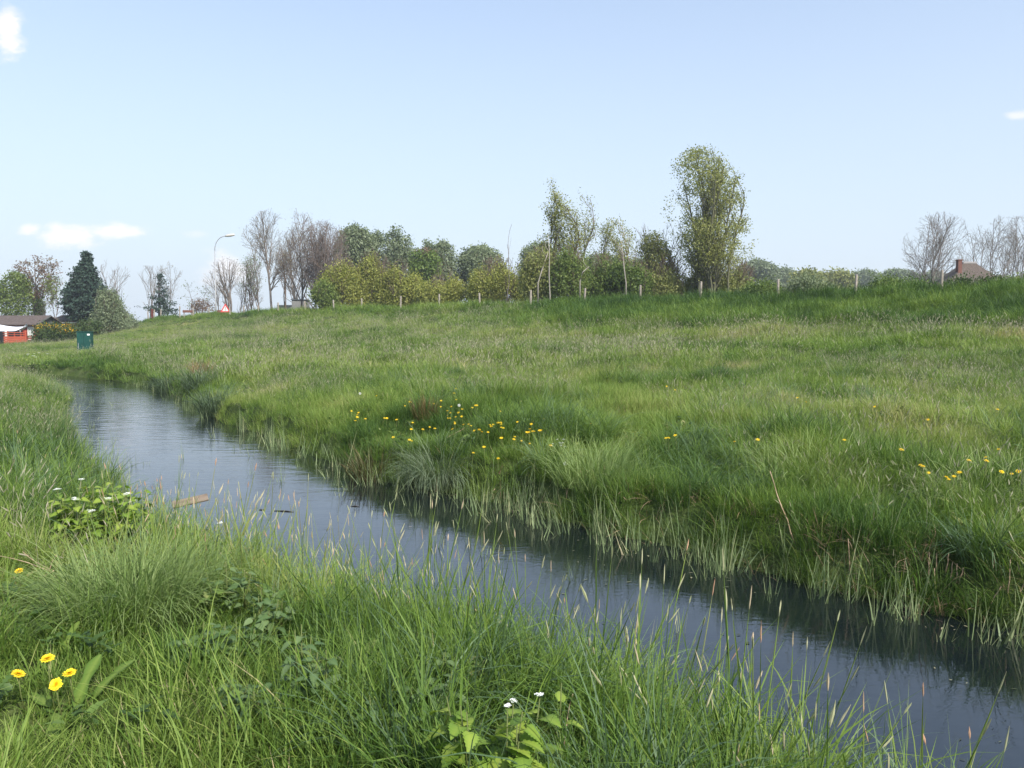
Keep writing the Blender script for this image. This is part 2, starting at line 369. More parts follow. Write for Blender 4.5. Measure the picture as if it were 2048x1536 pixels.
def tuft(name, rng, parts, mats):
    """parts: list of (mat_index, kwargs for blades, optional head dict)"""
    V = []; Q = []; T = []; qm = []; tm = []; vv = []; b = 0
    for mi, kw, head in parts:
        v, q, t, c, tip, az, tl = blades(rng, **kw)
        V.append(v); Q.append(q + b); T.append(t + b); qm += [mi] * len(q); tm += [mi] * len(t); vv.append(c); b += len(v)
        if head:
            v2, q2, c2 = spindles(rng, tip, az, tl * .8, head['L'], head['w'], head.get('n', 5))
            V.append(v2); Q.append(q2 + b); qm += [head['m']] * len(q2); vv.append(c2); b += len(v2)
            if 'stalk' in head:
                v2, q2, c2 = spindles(rng, tip, az, tl * .8, -head['stalk'], .0034, 3)
                V.append(v2); Q.append(q2 + b); qm += [mi] * len(q2); vv.append(c2 * .3 + .75); b += len(v2)
    return mk(name, np.vstack(V), np.vstack(Q), np.vstack(T), mats=mats, qm=qm, tm=tm, v=np.concatenate(vv), link=False)

G_STOPS = [(0, (.034, .080, .018)), (.25, (.085, .155, .027)), (.5, (.150, .232, .040)), (.72, (.22, .285, .070)), (.9, (.28, .30, .10)), (1, (.40, .34, .19))]
m_grass = leaf_mat('grass_blade', G_STOPS, trans=.38)
m_gray = leaf_mat('bluish_grass_blade', [(0, (.055, .10, .045)), (.5, (.11, .175, .085)), (1, (.19, .245, .14))], trans=.3)
m_seed = leaf_mat('pale_seed_head', [(0, (.19, .21, .12)), (.5, (.28, .28, .18)), (1, (.36, .32, .25))], trans=.3, vamp=.6)
m_fox = leaf_mat('foxtail_head', [(0, (.30, .32, .17)), (.5, (.40, .38, .24)), (.85, (.46, .37, .25)), (1, (.46, .28, .18))], trans=.25, vamp=1.0)
m_reed = leaf_mat('reed_blade', [(0, (.09, .14, .06)), (.5, (.18, .24, .115)), (.8, (.27, .30, .16)), (1, (.34, .31, .19))], trans=.3)
m_dry = leaf_mat('dry_straw', [(0, (.12, .075, .045)), (.5, (.24, .165, .10)), (1, (.36, .27, .17))], trans=.15, vamp=.9)
r = rg(1)
SH = [tuft('short_tuft', r, [(0, dict(n=66, L=.125, w=.0042, spread=.11, tilt=.35, curl=.8, segs=3), None), (0, dict(n=4, L=.13, w=.004, spread=.12, tilt=.7, curl=.5, segs=3, voff=1.3), None)], [m_grass]) for _ in range(4)]
MD = [tuft('medium_tuft', r, [(0, dict(n=60, L=.22, w=.0046, spread=.12, tilt=.3, curl=1.0, segs=4, az_bias=.3), None), (0, dict(n=5, L=.22, w=.004, spread=.13, tilt=.6, curl=.6, segs=3, voff=1.3), None)], [m_grass]) for _ in range(4)]
LG = [tuft('long_tuft', r, [(0, dict(n=60, L=.36, w=.0058, spread=.11, tilt=.28, curl=1.5, segs=5, az_bias=.2), None), (0, dict(n=6, L=.30, w=.0045, spread=.13, tilt=.6, curl=.8, segs=3, voff=1.3), None)], [m_grass]) for _ in range(3)]
BL = [tuft('bluish_tuft', r, [(0, dict(n=60, L=.40, w=.0058, spread=.10, tilt=.3, curl=1.6, segs=6), None)], [m_gray]) for _ in range(3)]
WIDE = [tuft('wide_bladed_tuft', r, [(0, dict(n=10, L=.42, w=.009, spread=.10, tilt=.22, curl=1.5, segs=6), None), (0, dict(n=20, L=.3, w=.005, spread=.12, tilt=.3, curl=1.0, segs=4), None)], [m_grass]) for _ in range(3)]
FX = [tuft('foxtail_tuft', r, [(0, dict(n=3, L=.58, w=.0065, spread=.10, tilt=.12, curl=.25, segs=4, lvar=.22), dict(m=1, L=.055, w=.0055, stalk=.30)),
                               (0, dict(n=30, L=.34, w=.0045, spread=.11, tilt=.12, curl=.6, segs=4), None)], [m_grass, m_fox]) for _ in range(4)]
SD = [tuft('seeding_tuft', r, [(1, dict(n=6, L=.40, w=.003, spread=.18, tilt=.25, curl=.5, segs=3, az_bias=.2), dict(m=1, L=.06, w=.007, n=3)),
                               (0, dict(n=50, L=.27, w=.0062, spread=.17, tilt=.3, curl=.9, segs=3, az_bias=.2), None)], [m_grass, m_seed]) for _ in range(4)]
# far ones: fewer, broader blades
MDF = [tuft('far_tuft', r, [(0, dict(n=50, L=.22, w=.012, spread=.24, tilt=.35, curl=.9, segs=3, az_bias=.3), None)], [m_grass]) for _ in range(4)]
SDF = [tuft('far_seeding_tuft', r, [(0, dict(n=42, L=.27, w=.013, spread=.26, tilt=.3, curl=.8, segs=3, az_bias=.2), None),
                                    (1, dict(n=7, L=.40, w=.005, spread=.26, tilt=.25, curl=.5, segs=2, az_bias=.2), dict(m=1, L=.08, w=.012, n=3))], [m_grass, m_seed]) for _ in range(4)]
LGF = [tuft('far_long_tuft', r, [(0, dict(n=50, L=.50, w=.017, spread=.26, tilt=.35, curl=1.2, segs=4, az_bias=.2), None)], [m_grass]) for _ in range(3)]
RD = []
for i in range(5):
    RD.append(tuft('reed_shoots', r, [(0, dict(n=3, L=.42, w=.0055, spread=.07, tilt=.10, curl=.15, segs=4, lvar=.3), None),
                                      (0, dict(n=5, L=.30, w=.010, spread=.06, tilt=.22, curl=.25, segs=4, lvar=.3), None)], [m_reed]))
DR = [tuft('dry_litter', r, [(0, dict(n=16, L=.22, w=.005, spread=.12, tilt=.9, curl=.7, segs=3), None)], [m_dry]) for _ in range(3)]

def scatter(name, P, variants, scl, tint, seed, label, cat, tiltamt=.12, align=None):
    n = len(P); rng = rg(seed); me = bpy.data.meshes.new(name)
    me.vertices.add(n); me.vertices.foreach_set('co', np.asarray(P, np.float32).ravel())
    rot = np.stack([rng.normal(0, tiltamt, n), rng.normal(0, tiltamt, n), rng.random(n) * 2 * PI if align is None else rng.normal(align, .5, n)], 1)
    s3 = np.stack([scl * (.85 + .3 * rng.random(n))] * 2 + [scl * (.8 + .4 * rng.random(n))], 1)
    for an, ty, ar, f in (('rot', 'FLOAT_VECTOR', rot, 'vector'), ('scl', 'FLOAT_VECTOR', s3, 'vector'), ('vi', 'INT', rng.integers(0, len(variants), n), 'value'), ('tint', 'FLOAT', tint, 'value')):
        at = me.attributes.new(an, ty, 'POINT'); at.data.foreach_set(f, np.asarray(ar, np.int32 if ty == 'INT' else np.float32).ravel())
    o = bpy.data.objects.new(name, me); COL.objects.link(o); tag(o, label, cat, kind='stuff')
    ng = bpy.data.node_groups.new(name + '_nodes', 'GeometryNodeTree')
    ng.interface.new_socket('Geometry', in_out='INPUT', socket_type='NodeSocketGeometry'); ng.interface.new_socket('Geometry', in_out='OUTPUT', socket_type='NodeSocketGeometry')
    gi = ng.nodes.new('NodeGroupInput'); go = ng.nodes.new('NodeGroupOutput'); ip = ng.nodes.new('GeometryNodeInstanceOnPoints'); jn = ng.nodes.new('GeometryNodeJoinGeometry')
    for ob in variants:
        oi = ng.nodes.new('GeometryNodeObjectInfo'); oi.inputs['Object'].default_value = ob; oi.inputs['As Instance'].default_value = True
        ng.links.new(oi.outputs['Geometry'], jn.inputs[0])
    def na(nm, ty):
        q = ng.nodes.new('GeometryNodeInputNamedAttribute'); q.data_type = ty; q.inputs['Name'].default_value = nm; return q.outputs['Attribute']
    ng.links.new(gi.outputs[0], ip.inputs['Points']); ng.links.new(jn.outputs[0], ip.inputs['Instance'])
    ip.inputs['Pick Instance'].default_value = True; ng.links.new(na('vi', 'INT'), ip.inputs['Instance Index'])
    er = ng.nodes.new('FunctionNodeEulerToRotation'); ng.links.new(na('rot', 'FLOAT_VECTOR'), er.inputs[0]); ng.links.new(er.outputs[0], ip.inputs['Rotation'])
    ng.links.new(na('scl', 'FLOAT_VECTOR'), ip.inputs['Scale']); ng.links.new(ip.outputs[0], go.inputs[0])
    md = o.modifiers.new('scatter', 'NODES'); md.node_group = ng
    return o
def sample(seed, rings, ang=58):
    """random points on the ground in rings round the viewer; rings: (r0, r1, density per m2)"""
    rng = rg(seed); X = []; Y = []
    A = math.radians(ang)
    for r0, r1, den in rings:
        n = int(den * A * (r1 * r1 - r0 * r0)); rr = np.sqrt(rng.random(n) * (r1 * r1 - r0 * r0) + r0 * r0); t = rng.uniform(-A, A, n)
        X.append(rr * np.sin(t)); Y.append(rr * np.cos(t))
    X = np.concatenate(X); Y = np.concatenate(Y); z, ds, far, dC, kC, cs = height(X, Y, True)
    return X, Y, z, ds, far, dC, kC, cs, rng
EXCL = [(*at_height(px, py, .1)[:2], rad) for px, py, rad in [(80, 1345, .42), (38, 1140, .25), (150, 1390, .3), (1010, 1500, .30), (1110, 1440, .12), (196, 1060, .42), (430, 1090, .16), (598, 1330, .2),
        (510, 1385, .15), (430, 1385, .15), (430, 1260, .35), (20, 1420, .3)]]     # kept clear of tall grass: (x, y, radius)
def meadow():
    # ---- near bank, within reach of the feet
    X, Y, z, ds, far, dC, kC, cs, rng = sample(10, [(.8, 4, 150), (4, 7, 110), (7, 12, 60), (12, 20, 34), (20, 34, 16)])
    ok = (~far) & (ds > -.02)
    big = fbm(X, Y, 1.5, 41, 2); pat = fbm(X, Y, .7, 47, 2); tl = rng.random(len(X))
    tint = .36 + (fbm(X, Y, 1.2, 43, 3) - .5) * .9 + rng.normal(0, .07, len(X)) + .02
    P = np.stack([X, Y, z], 1); edge = (ds < 1.15)
    typ = np.zeros(len(X), int)                      # 0 short 1 medium 2 long 3 foxtail 4 wide 5 seeding
    typ[(big + (tl - .5) * .3 > .40)] = 1
    typ[(big > .56) & (tl < .6)] = 2
    typ[edge & (tl < .42)] = 3
    typ[edge & (tl >= .42) & (tl < .72)] = 4
    typ[edge & (tl >= .72)] = 2
    farish = (np.hypot(X, Y) > 13)
    typ[farish & (tl < .5)] = 5
    typ[(~edge) & (ds < 2.6) & (tl > .85) & (np.hypot(X, Y) > 5)] = 5
    for ex, ey, er in EXCL: typ[(X - ex) ** 2 + (Y - ey) ** 2 < er * er] = 0
    scl = np.ones(len(X)) * (.8 + .5 * pat) * np.interp(Y, [11, 20], [1, .82])
    for ex, ey, er in EXCL: scl[(X - ex) ** 2 + (Y - ey) ** 2 < er * er] *= .8
    for t, nm, var, lab, cat in ((0, 'short_grass', SH, 'short bright green grass carpeting the near bank', 'grass'), (1, 'bank_grass', MD, 'knee-high green grass on the near bank', 'grass'),
                           (2, 'arching_grass', LG + BL[:2], 'long arching grass on the near bank', 'grass'), (3, 'foxtail_grass', FX, 'tall foxtail grass with pale pinkish heads along the near water edge', 'grass'),
                           (4, 'broad_bladed_grass', WIDE, 'broad bladed grass leaning over the near water edge', 'grass'), (5, 'seeding_grass', SD, 'grass with pale seed heads along the near bank', 'grass')):
        m = ok & (typ == t)
        if t == 3: m &= rng.random(len(X)) < np.interp(X, [-9, -3, -2.2, -.2, .8, 1.6], [.06, .12, .62, .55, .3, .3])
        if t == 4: m &= rng.random(len(X)) < .7
        tt = tint[m] + (0.08 if t in (3, 5) else 0)
        s = scl[m]
        if t == 3:
            s = s * np.interp(X[m], [-3.5, -2, -.2, .8, 1.6], [.7, .95, 1.0, .95, 1.0])
        if t == 4:
            s = s * np.interp(X[m], [-2, 0, 1.6], [.85, .9, .9])
        scatter(nm, P[m], var, s, tt.clip(0.02, .98), 100 + t, lab, cat)
    # ---- far side
    X, Y, z, ds, far, dC, kC, cs, rng = sample(11, [(4, 9, 85), (9, 15, 60), (15, 24, 34)])
    ok = far & (ds > .02) & cs
    dd = np.hypot(X, Y); big = fbm(X, Y, 2.6, 51, 3); pat = fbm(X, Y, .9, 57, 2); tl = rng.random(len(X))
    seedy = fbm(X, Y, 5, 59, 2) + (dd - 14) * .022
    tint = .50 + (fbm(X, Y, 3.2, 53, 3) - .5) * .8 + (fbm(X, Y, .8, 54, 2) - .5) * .6 + rng.normal(0, .05, len(X))
    right = sm((X - 1.0) / 3.0)
    P = np.stack([X, Y, z], 1)
    typ = np.zeros(len(X), int); typ[(big + right * .28 > .50)] = 1; lump = fbm(X, Y, 1.1, 58, 2); typ[(lump > .62) & (tl < .7)] = 2; tint = tint - .09 * sm((lump - .56) / .12)
    typ[(seedy > .70) & (tl < .4)] = 5; typ[(right > .5) & (tl > .9)] = 5
    typ[(ds < .5) & (tl < .45)] = 1;
    scl = (.75 + .65 * pat) * (1 - .3 * sm((Y - 13) / 8) * (ds < 1.5))
    for t, nm, var, lab in ((0, 'far_bank_turf', SH, 'short turf on the far bank around the dandelions'), (1, 'meadow_grass', MD, 'green meadow grass beyond the ditch'),
                       (2, 'tussock_grass', LG + BL[:1], 'long tussocky grass beyond the ditch'), (5, 'seeding_meadow_grass', SD, 'pale seeding grass beyond the ditch')):
        m = ok & (typ == t)
        s = scl[m] * (1.15 if t == 0 else .95)
        scatter(nm, P[m], var, s, tint[m].clip(.02, .98), 120 + t, lab, 'grass')
    X, Y, z, ds, far, dC, kC, cs, rng = sample(12, [(24, 40, 13), (40, 60, 9), (60, 100, 6.5), (100, 130, 2.5)], 48)
    ok = ((far & ((cs) | (dC < 2.5))) | ((~far) & (Y > 30))) & (ds > .05)
    big = fbm(X, Y, 3.5, 61, 3); tl = rng.random(len(X))
    crest = sm((9.5 - dC) / 3) * sm((8.5 - kC) / 3) + .8 * sm((3.0 - dC) / 1.5)
    tint = .50 + (fbm(X, Y, 5, 63, 3) - .5) * .7 + (fbm(X, Y, 1.6, 64, 2) - .5) * .6 - crest * .20 + rng.normal(0, .05, len(X))
    P = np.stack([X, Y, z], 1); typ = np.zeros(len(X), int)
    typ[(big * .9 > tl)] = 1; lump = fbm(X, Y, 2.0, 68, 2); typ[(lump > .62) & (tl < .5)] = 2; tint = tint - .09 * sm((lump - .56) / .12); typ[crest > .3 + tl * .4] = 2
    scl = (.65 + .95 * fbm(X, Y, 1.5, 67, 2)) * (1 - .35 * sm((-X - 20) / 8) * sm((Y - 36) / 8))
    for t, nm, var, lab in ((0, 'distant_grass', MDF, 'green grass on the upper slope of the field'), (1, 'distant_seeding_grass', SDF, 'greyish seeding grass on the upper slope of the field'),
                            (2, 'embankment_grass', LGF, 'tall dark green grass along the embankment top')):
        m = ok & (typ == t); scatter(nm, P[m], var, scl[m] * (1.0 if t < 2 else np.where(crest[m] > .3, .9, .6)), tint[m].clip(.02, .98), 140 + t, lab, 'grass')
    # ---- reeds standing in the water along both edges
    X, Y, z, ds, far, dC, kC, cs, rng = sample(13, [(3, 9, 115), (9, 16, 62), (16, 34, 15)])
    dens = np.where(far, np.exp(-np.abs(ds + .12) / .20), np.exp(-np.abs(ds + .1) / .25) * .35) + .006 + .012 * (fbm(X, Y, 1.3, 71) > .6)
    dens = dens * np.where(far & (Y < 12), np.clip((fbm(X, Y, .7, 72) - .2) * 2.2, .15, 1), .55)
    ok = (ds < .12) & (rng.random(len(X)) < dens) 
    zz = np.maximum(z, -.05)
    s = np.where(ds < -.5, .75, 1.0) * (.65 + .55 * rng.random(len(X)))
    scatter('reeds', np.stack([X, Y, zz], 1)[ok], RD, s[ok], (.45 + rng.normal(0, .16, len(X)))[ok].clip(.02, .98), 160, 'pale green reed shoots standing in the water edges', 'reeds', tiltamt=.16)
    X, Y, z, ds, far, dC, kC, cs, rng = sample(14, [(3, 12, 60)])
    ok = far & (ds > -.08) & (ds < .32) & (rng.random(len(X)) < np.interp(X, [-1, 2, 3.2], [.12, .35, .9]))
    scatter('dead_grass_litter', np.stack([X, Y, np.maximum(z, 0)], 1)[ok], DR, np.ones(ok.sum()), (.4 + rng.random(ok.sum()) * .4), 161, 'brown dead stalks matted at the foot of the far bank', 'dead grass', tiltamt=.3)
meadow()

# ------------------------------------------------------------------ trees
def env_from_px(envpx, px0, Y, zg):
    """outline rows (py, left px, right px) to rows (height above base, left, right) in metres"""
    E = []
    for py, a, b in envpx:
        E.append((pt(px0, py, Y)[2] - zg, (a - px0) * pxw(Y), (b - px0) * pxw(Y)))
    E.sort(); return np.array(E)
def oval(pl, pr, top, base, low=.62, peak=.45):
    """a rounded crown outline in px rows; low = relative width at the crown's base, peak = where it is widest (0 base, 1 top)"""
    c = (pl + pr) / 2; hw = (pr - pl) / 2; out = []
    for t in np.linspace(0, 1, 9):
        if t < peak: w = low + (1 - low) * math.sin(t / peak * PI / 2)
        else: w = math.sqrt(max(0, 1 - ((t - peak) / (1 - peak)) ** 2.2)) 
        w = max(w, .06); out.append((base + (top - base) * t, c - hw * w, c + hw * w))
    return out
class Env:
    def __init__(s, E): s.E = E; s.top = E[-1, 0]; s.bot = E[0, 0]
    def lim(s, h):
        return float(np.interp(h, s.E[:, 0], s.E[:, 1])), float(np.interp(h, s.E[:, 0], s.E[:, 2]))
    def inside(s, x, y, h, k=1.0):
        if h > s.top * 1.0: return False
        a, b = s.lim(max(h, s.bot)); c = (a + b) / 2; w = (b - a) / 2 * k + .05
        return ((x - c) / w) ** 2 + (y / w) ** 2 < 1.0
def tubes(segs, n=4):
    S = np.array([(*a, *b, ra, rb) for a, b, ra, rb in segs], float)
    p0, p1, r0, r1 = S[:, :3], S[:, 3:6], S[:, 6], S[:, 7]
    d = p1 - p0; d /= np.linalg.norm(d, axis=1)[:, None] + 1e-9
    a = np.cross(d, [.31, .17, .93]); a /= np.linalg.norm(a, axis=1)[:, None] + 1e-9; b = np.cross(d, a)
    V = np.zeros((len(S), 2, n, 3))
    for k in range(n):
        t = 2 * PI * k / n; o = a * math.cos(t) + b * math.sin(t)
        V[:, 0, k] = p0 + o * r0[:, None]; V[:, 1, k] = p1 + o * r1[:, None] + d * (r1 * .3)[:, None]
    base = np.arange(len(S)) * 2 * n
    Q = np.concatenate([np.stack([base + k, base + (k + 1) % n, base + n + (k + 1) % n, base + n + k], 1) for k in range(n)])
    return V.reshape(-1, 3), Q
def leafcards(rng, C, size, sig, per, vert=0.0, zs=.8):
    """per small leaves round each centre"""
    n = len(C) * per; c = np.repeat(C, per, 0) + rng.normal(0, 1, (n, 3)) * np.array([sig, sig, sig * zs])
    a = rng.normal(0, 1, (n, 3)); a[:, 2] += vert; a /= np.linalg.norm(a, axis=1)[:, None]; b = np.cross(a, rng.normal(0, 1, (n, 3))); b /= np.linalg.norm(b, axis=1)[:, None]
    s = size * (.6 + .8 * rng.random(n))[:, None]
    V = np.stack([c - a * s * .6, c + b * s * .34, c + a * s * .6, c - b * s * .34], 1)
    Q = np.arange(n * 4).reshape(n, 4); cv = np.repeat(rng.random(len(C)), per)
    v = np.repeat((cv * .55 + rng.random(n) * .45), 4)
    return V.reshape(-1, 3), Q, v
import random
def grow(seed, env, H, r0, stems=1, splay=.25, levels=4, angle=.55, ratio=.55, trop=.10, wob=.12, start=.3, dens=1.0, step=.55, steer=.75):
    rn = random.Random(seed); segs = []; tips = []
    def nrmz(d):
        l = math.sqrt(d[0]**2 + d[1]**2 + d[2]**2) + 1e-9; return (d[0]/l, d[1]/l, d[2]/l)
    def rot(d, ang):
        a = nrmz((rn.gauss(0, 1), rn.gauss(0, 1), rn.gauss(0, 1))); dt = a[0]*d[0] + a[1]*d[1] + a[2]*d[2]
        a = nrmz((a[0]-dt*d[0], a[1]-dt*d[1], a[2]-dt*d[2])); c, s = math.cos(ang), math.sin(ang)
        return (d[0]*c + a[0]*s, d[1]*c + a[1]*s, d[2]*c + a[2]*s)
    def br(p, d, L, r, lev):
        n = max(3, int(L / step / (1 if lev < 2 else .7))); sl = L / n; 
        st = start if lev == 0 else .12
        for i in range(n):
            tr = trop * (1 if lev else .5)
            d = nrmz((d[0] + rn.gauss(0, wob), d[1] + rn.gauss(0, wob), d[2] + rn.gauss(0, wob * .6) + tr))
            q = (p[0] + d[0]*sl, p[1] + d[1]*sl, p[2] + d[2]*sl)
            f0, f1 = i / n, (i + 1) / n
            if lev == 0 and f0 > .12 and not env.inside(*q, steer):
                a_, b_ = env.lim(max(q[2], env.bot)); cc = (a_ + b_) / 2; k_ = (.14 if stems > 1 else .3) / max(.6, b_ - a_)
                d = nrmz((d[0] + (cc - q[0]) * k_, d[1] - q[1] * k_, d[2])); q = (p[0] + d[0]*sl, p[1] + d[1]*sl, p[2] + d[2]*sl)
            if lev == 0 and q[2] > env.top * .4 and not env.inside(*q, 1.05): break
            if lev > 0 and not env.inside(*q, 1.0): break
            if lev == 0 and q[2] > env.top: break
            ra, rb = r * (1 - f0 * .8), r * (1 - f1 * .8); segs.append((p, q, max(ra, .010), max(rb, .009))); p = q
            if lev < levels and f1 > st:
                k = dens * (1.35 if lev < 2 else 1.0)
                while k > 0:
                    if rn.random() < k:
                        cd = rot(d, angle * rn.uniform(.6, 1.35)); cl = L * ratio * (1 - .55 * (f1 - st)) * rn.uniform(.6, 1.15)
                        if lev == 0: cl = max(cl, H * .14)
                        if cl > .35: br(q, cd, cl, max(rb * .62, .007), lev + 1)
                    k -= 1
            if lev >= 2 or (lev >= 1 and f1 > .5): tips.append(p)
        tips.append(p)
    for k in range(stems):
        az = 2 * PI * k / stems + rn.uniform(-.4, .4); t = (splay * rn.uniform(.25, 1.1)) if stems > 1 else rn.uniform(0, .04)
        br((rn.gauss(0, .12 * (stems > 1)), rn.gauss(0, .12 * (stems > 1)), -.3), (math.cos(az) * math.sin(t), math.sin(az) * math.sin(t), math.cos(t)), H * rn.uniform(.95, 1.15) if stems > 1 else H * 1.08, r0, 0)
    return segs, np.array(tips)
m_barks = {k: noise_mat(k + '_bark', [(.3, tuple(x * .6 for x in c)), (.7, c)], scale=3, rough=.9, stretch=(1, 1, .3), bump=.4) for k, c in
           dict(grey=(.20, .175, .155), brown=(.15, .11, .085), pale=(.48, .45, .40), snag=(.33, .30, .26), dark=(.07, .055, .045), red=(.17, .14, .125), green=(.12, .12, .07)).items()}
LM = {
    'poplar': leaf_mat('poplar_leaf', [(0, (.12, .145, .04)), (.5, (.205, .23, .07)), (1, (.31, .31, .115))], inst=False, trans=.35),
    'pale': leaf_mat('spring_poplar_leaf', [(0, (.14, .16, .045)), (.5, (.24, .26, .08)), (1, (.34, .34, .13))], inst=False, trans=.4),
    'willow': leaf_mat('willow_leaf', [(0, (.14, .17, .035)), (.5, (.23, .25, .055)), (1, (.33, .33, .085))], inst=False, trans=.35),
    'greygreen': leaf_mat('grey_green_leaf', [(0, (.085, .12, .06)), (.5, (.16, .20, .11)), (1, (.24, .28, .17))], inst=False, trans=.3),
    'vivid': leaf_mat('chestnut_leaf', [(0, (.045, .08, .018)), (.5, (.095, .15, .03)), (1, (.17, .22, .05))], inst=False, trans=.3),
    'green': leaf_mat('fresh_green_leaf', [(0, (.07, .11, .025)), (.5, (.125, .18, .04)), (1, (.21, .25, .075))], inst=False, trans=.35),
    'conifer': leaf_mat('conifer_needle', [(0, (.012, .028, .020)), (.5, (.028, .055, .038)), (1, (.06, .095, .062))], inst=False, trans=.08),
    'bronze': leaf_mat('bronze_young_leaf', [(0, (.10, .055, .04)), (.5, (.15, .09, .055)), (1, (.16, .15, .06))], inst=False, trans=.3),
    'bud': leaf_mat('tree_bud', [(0, (.16, .13, .09)), (.5, (.22, .18, .11)), (1, (.26, .24, .12))], inst=False, trans=.3),
    'yellow': leaf_mat('yellow_blossom', [(0, (.45, .26, .01)), (.5, (.65, .40, .015)), (1, (.75, .52, .05))], inst=False, trans=.2),
    'dark': leaf_mat('dark_shrub_leaf', [(0, (.018, .035, .010)), (.5, (.04, .07, .018)), (1, (.08, .12, .03))], inst=False, trans=.25),
}
def place(px, Y):
    X = (px - CX) / F * Y; return X, Y, hz(X, Y)
def tree(name, label, cat, px, Y, envpx, bark, leaf=None, size=.14, sig=.22, per=3, nleaf=None, group=None, fill=0, seed=0, thr=.40, bare=0.0, **g):
    X, Yy, zg = place(px, Y); E = Env(env_from_px(envpx, px, Y, zg)); H = E.top
    root = empty(name, (X, Y, zg), label, cat, group)
    rng = rg(900 + seed); r0 = g.pop('r0', H * .009)
    segs, tips = grow(seed, E, H, r0, **g)
    V, Q = tubes(segs); mk('trunk', V, Q, mats=[m_barks[bark]], parent=root, smooth=True)
    if leaf:
        C = tips
        if fill:
            hh = rng.uniform(E.bot, E.top, fill * 4); lr = np.array([E.lim(h) for h in hh]); c = lr.mean(1); w = (lr[:, 1] - lr[:, 0]) / 2
            t = rng.random(fill * 4) * 2 * PI; rr = (rng.random(fill * 4) ** .38)
            p = np.stack([c + w * rr * np.cos(t), w * rr * np.sin(t), hh], 1)
            nn = vnoise(p[:, 0] / 1.1 + seed, p[:, 2] / 1.1) * .6 + vnoise(p[:, 1] / 1.3 + 5, p[:, 2] / .8 + seed) * .4
            wsel = rng.random(len(p)) < (w / w.max()) * 1.2
            p = p[(nn > thr) & wsel][:fill]; C = np.vstack([C, p]) if len(C) else p
        if bare: C = C[rng.random(len(C)) < sm((C[:, 2] / H - bare * .5) / (bare + 1e-6)) + .04]
        if nleaf and len(C) * per > nleaf: C = C[rng.permutation(len(C))[:nleaf // per]]
        V, Q, v = leafcards(rng, C, size, sig, per)
        mk('crown', V, Q, mats=[LM[leaf]], v=v, parent=root)
    return root
def bush(name, label, cat, px, Y, envpx, leaf, n=260, size=.13, sig=.24, per=34, seed=0, group=None, extra=None, bark='brown'):
    X, Yy, zg = place(px, Y); E = Env(env_from_px(envpx, px, Y, zg)); rng = rg(300 + seed)
    root = empty(name, (X, Y, zg), label, cat, group)
    E2 = Env(E.E * [1.12, 1.05, 1.05]); segs, tips = grow(seed, E2, E2.top, .035, stems=11, splay=.6, levels=2, angle=.4, step=.45, dens=.8, start=.2)
    V, Q = tubes(segs); mk('stems', V, Q, mats=[m_barks[bark]], parent=root, smooth=True)
    m = n * 5; hh = E.bot + (E.top - E.bot) * rng.random(m) ** .8; lr = np.array([E.lim(h) for h in hh]); c = lr.mean(1); w = (lr[:, 1] - lr[:, 0]) / 2
    t = rng.random(m) * 2 * PI; rr = rng.random(m) ** .35
    p = np.stack([c + w * rr * np.cos(t), w * .8 * rr * np.sin(t), hh * (1 - .10 * rng.random(m))], 1)
    nn = vnoise(p[:, 0] / .9 + seed * 3, p[:, 2] / .9 + seed); top_ = E.top * (.58 + .46 * vnoise(p[:, 0] / .75 + seed, p[:, 1] / .9 + 3)); p = p[(nn > .32) & (p[:, 2] < top_)][:n]
    V, Q, v = leafcards(rng, p, size, sig, per, vert=1.1, zs=1.5); mk('crown', V, Q, mats=[LM[leaf]], v=v, parent=root)
    if extra:
        k = extra['n']; sel = p[np.argsort(-p[:, 2] - .6 * rng.random(len(p)))[:k]]
        if 'xr' in extra: sel = sel[(sel[:, 0] > extra['xr'][0]) & (sel[:, 0] < extra['xr'][1])]
        V, Q, v = leafcards(rng, sel + [0, -.15, .12], .09, .16, 40); mk('blossom', V, Q, mats=[LM[extra['leaf']]], v=v, parent=root)
    return root
def conifer(name, label, px, Y, envpx, seed, rows=60, size=.2):
    X, Yy, zg = place(px, Y); E = Env(env_from_px(envpx, px, Y, zg)); H = E.top; rng = rg(700 + seed)
    root = empty(name, (X, Y, zg), label, 'conifer')
    segs = [((0, 0, -.3), (0, 0, H * .5), .22, .13), ((0, 0, H * .5), (0, 0, H * .98), .13, .02)]; C = []
    for i in range(rows * 9):
        h = E.bot + (H - E.bot) * rng.random() ** 1.15; a, b = E.lim(h); t = rng.random() * 2 * PI
        c = (a + b) / 2; w = (b - a) / 2; L = w * rng.uniform(.55, 1.12)
        p0 = np.array([c * .3, 0, h]); p1 = np.array([c + L * math.cos(t), L * math.sin(t), h + L * rng.uniform(-.12, .22)])
        segs.append((tuple(p0), tuple(p1), .03, .008)); k = max(2, int(L / .28))
        f = rng.uniform(.3, 1.0, k)[:, None]; C.append(p0 + (p1 - p0) * f)
    C = np.vstack(C + [np.stack([rng.normal(0, .06, 14), rng.normal(0, .06, 14), np.linspace(H * .88, H, 14)], 1)])
    V, Q = tubes(segs); mk('trunk', V, Q, mats=[m_barks['dark']], parent=root, smooth=True)
    V, Q, v = leafcards(rng, C, size, .17, 7); mk('crown', V, Q, mats=[LM['conifer']], v=v, parent=root)
    return root

BARE = dict(levels=4, angle=.58, ratio=.52, trop=.05, wob=.075, dens=.98, step=.55, start=.12)
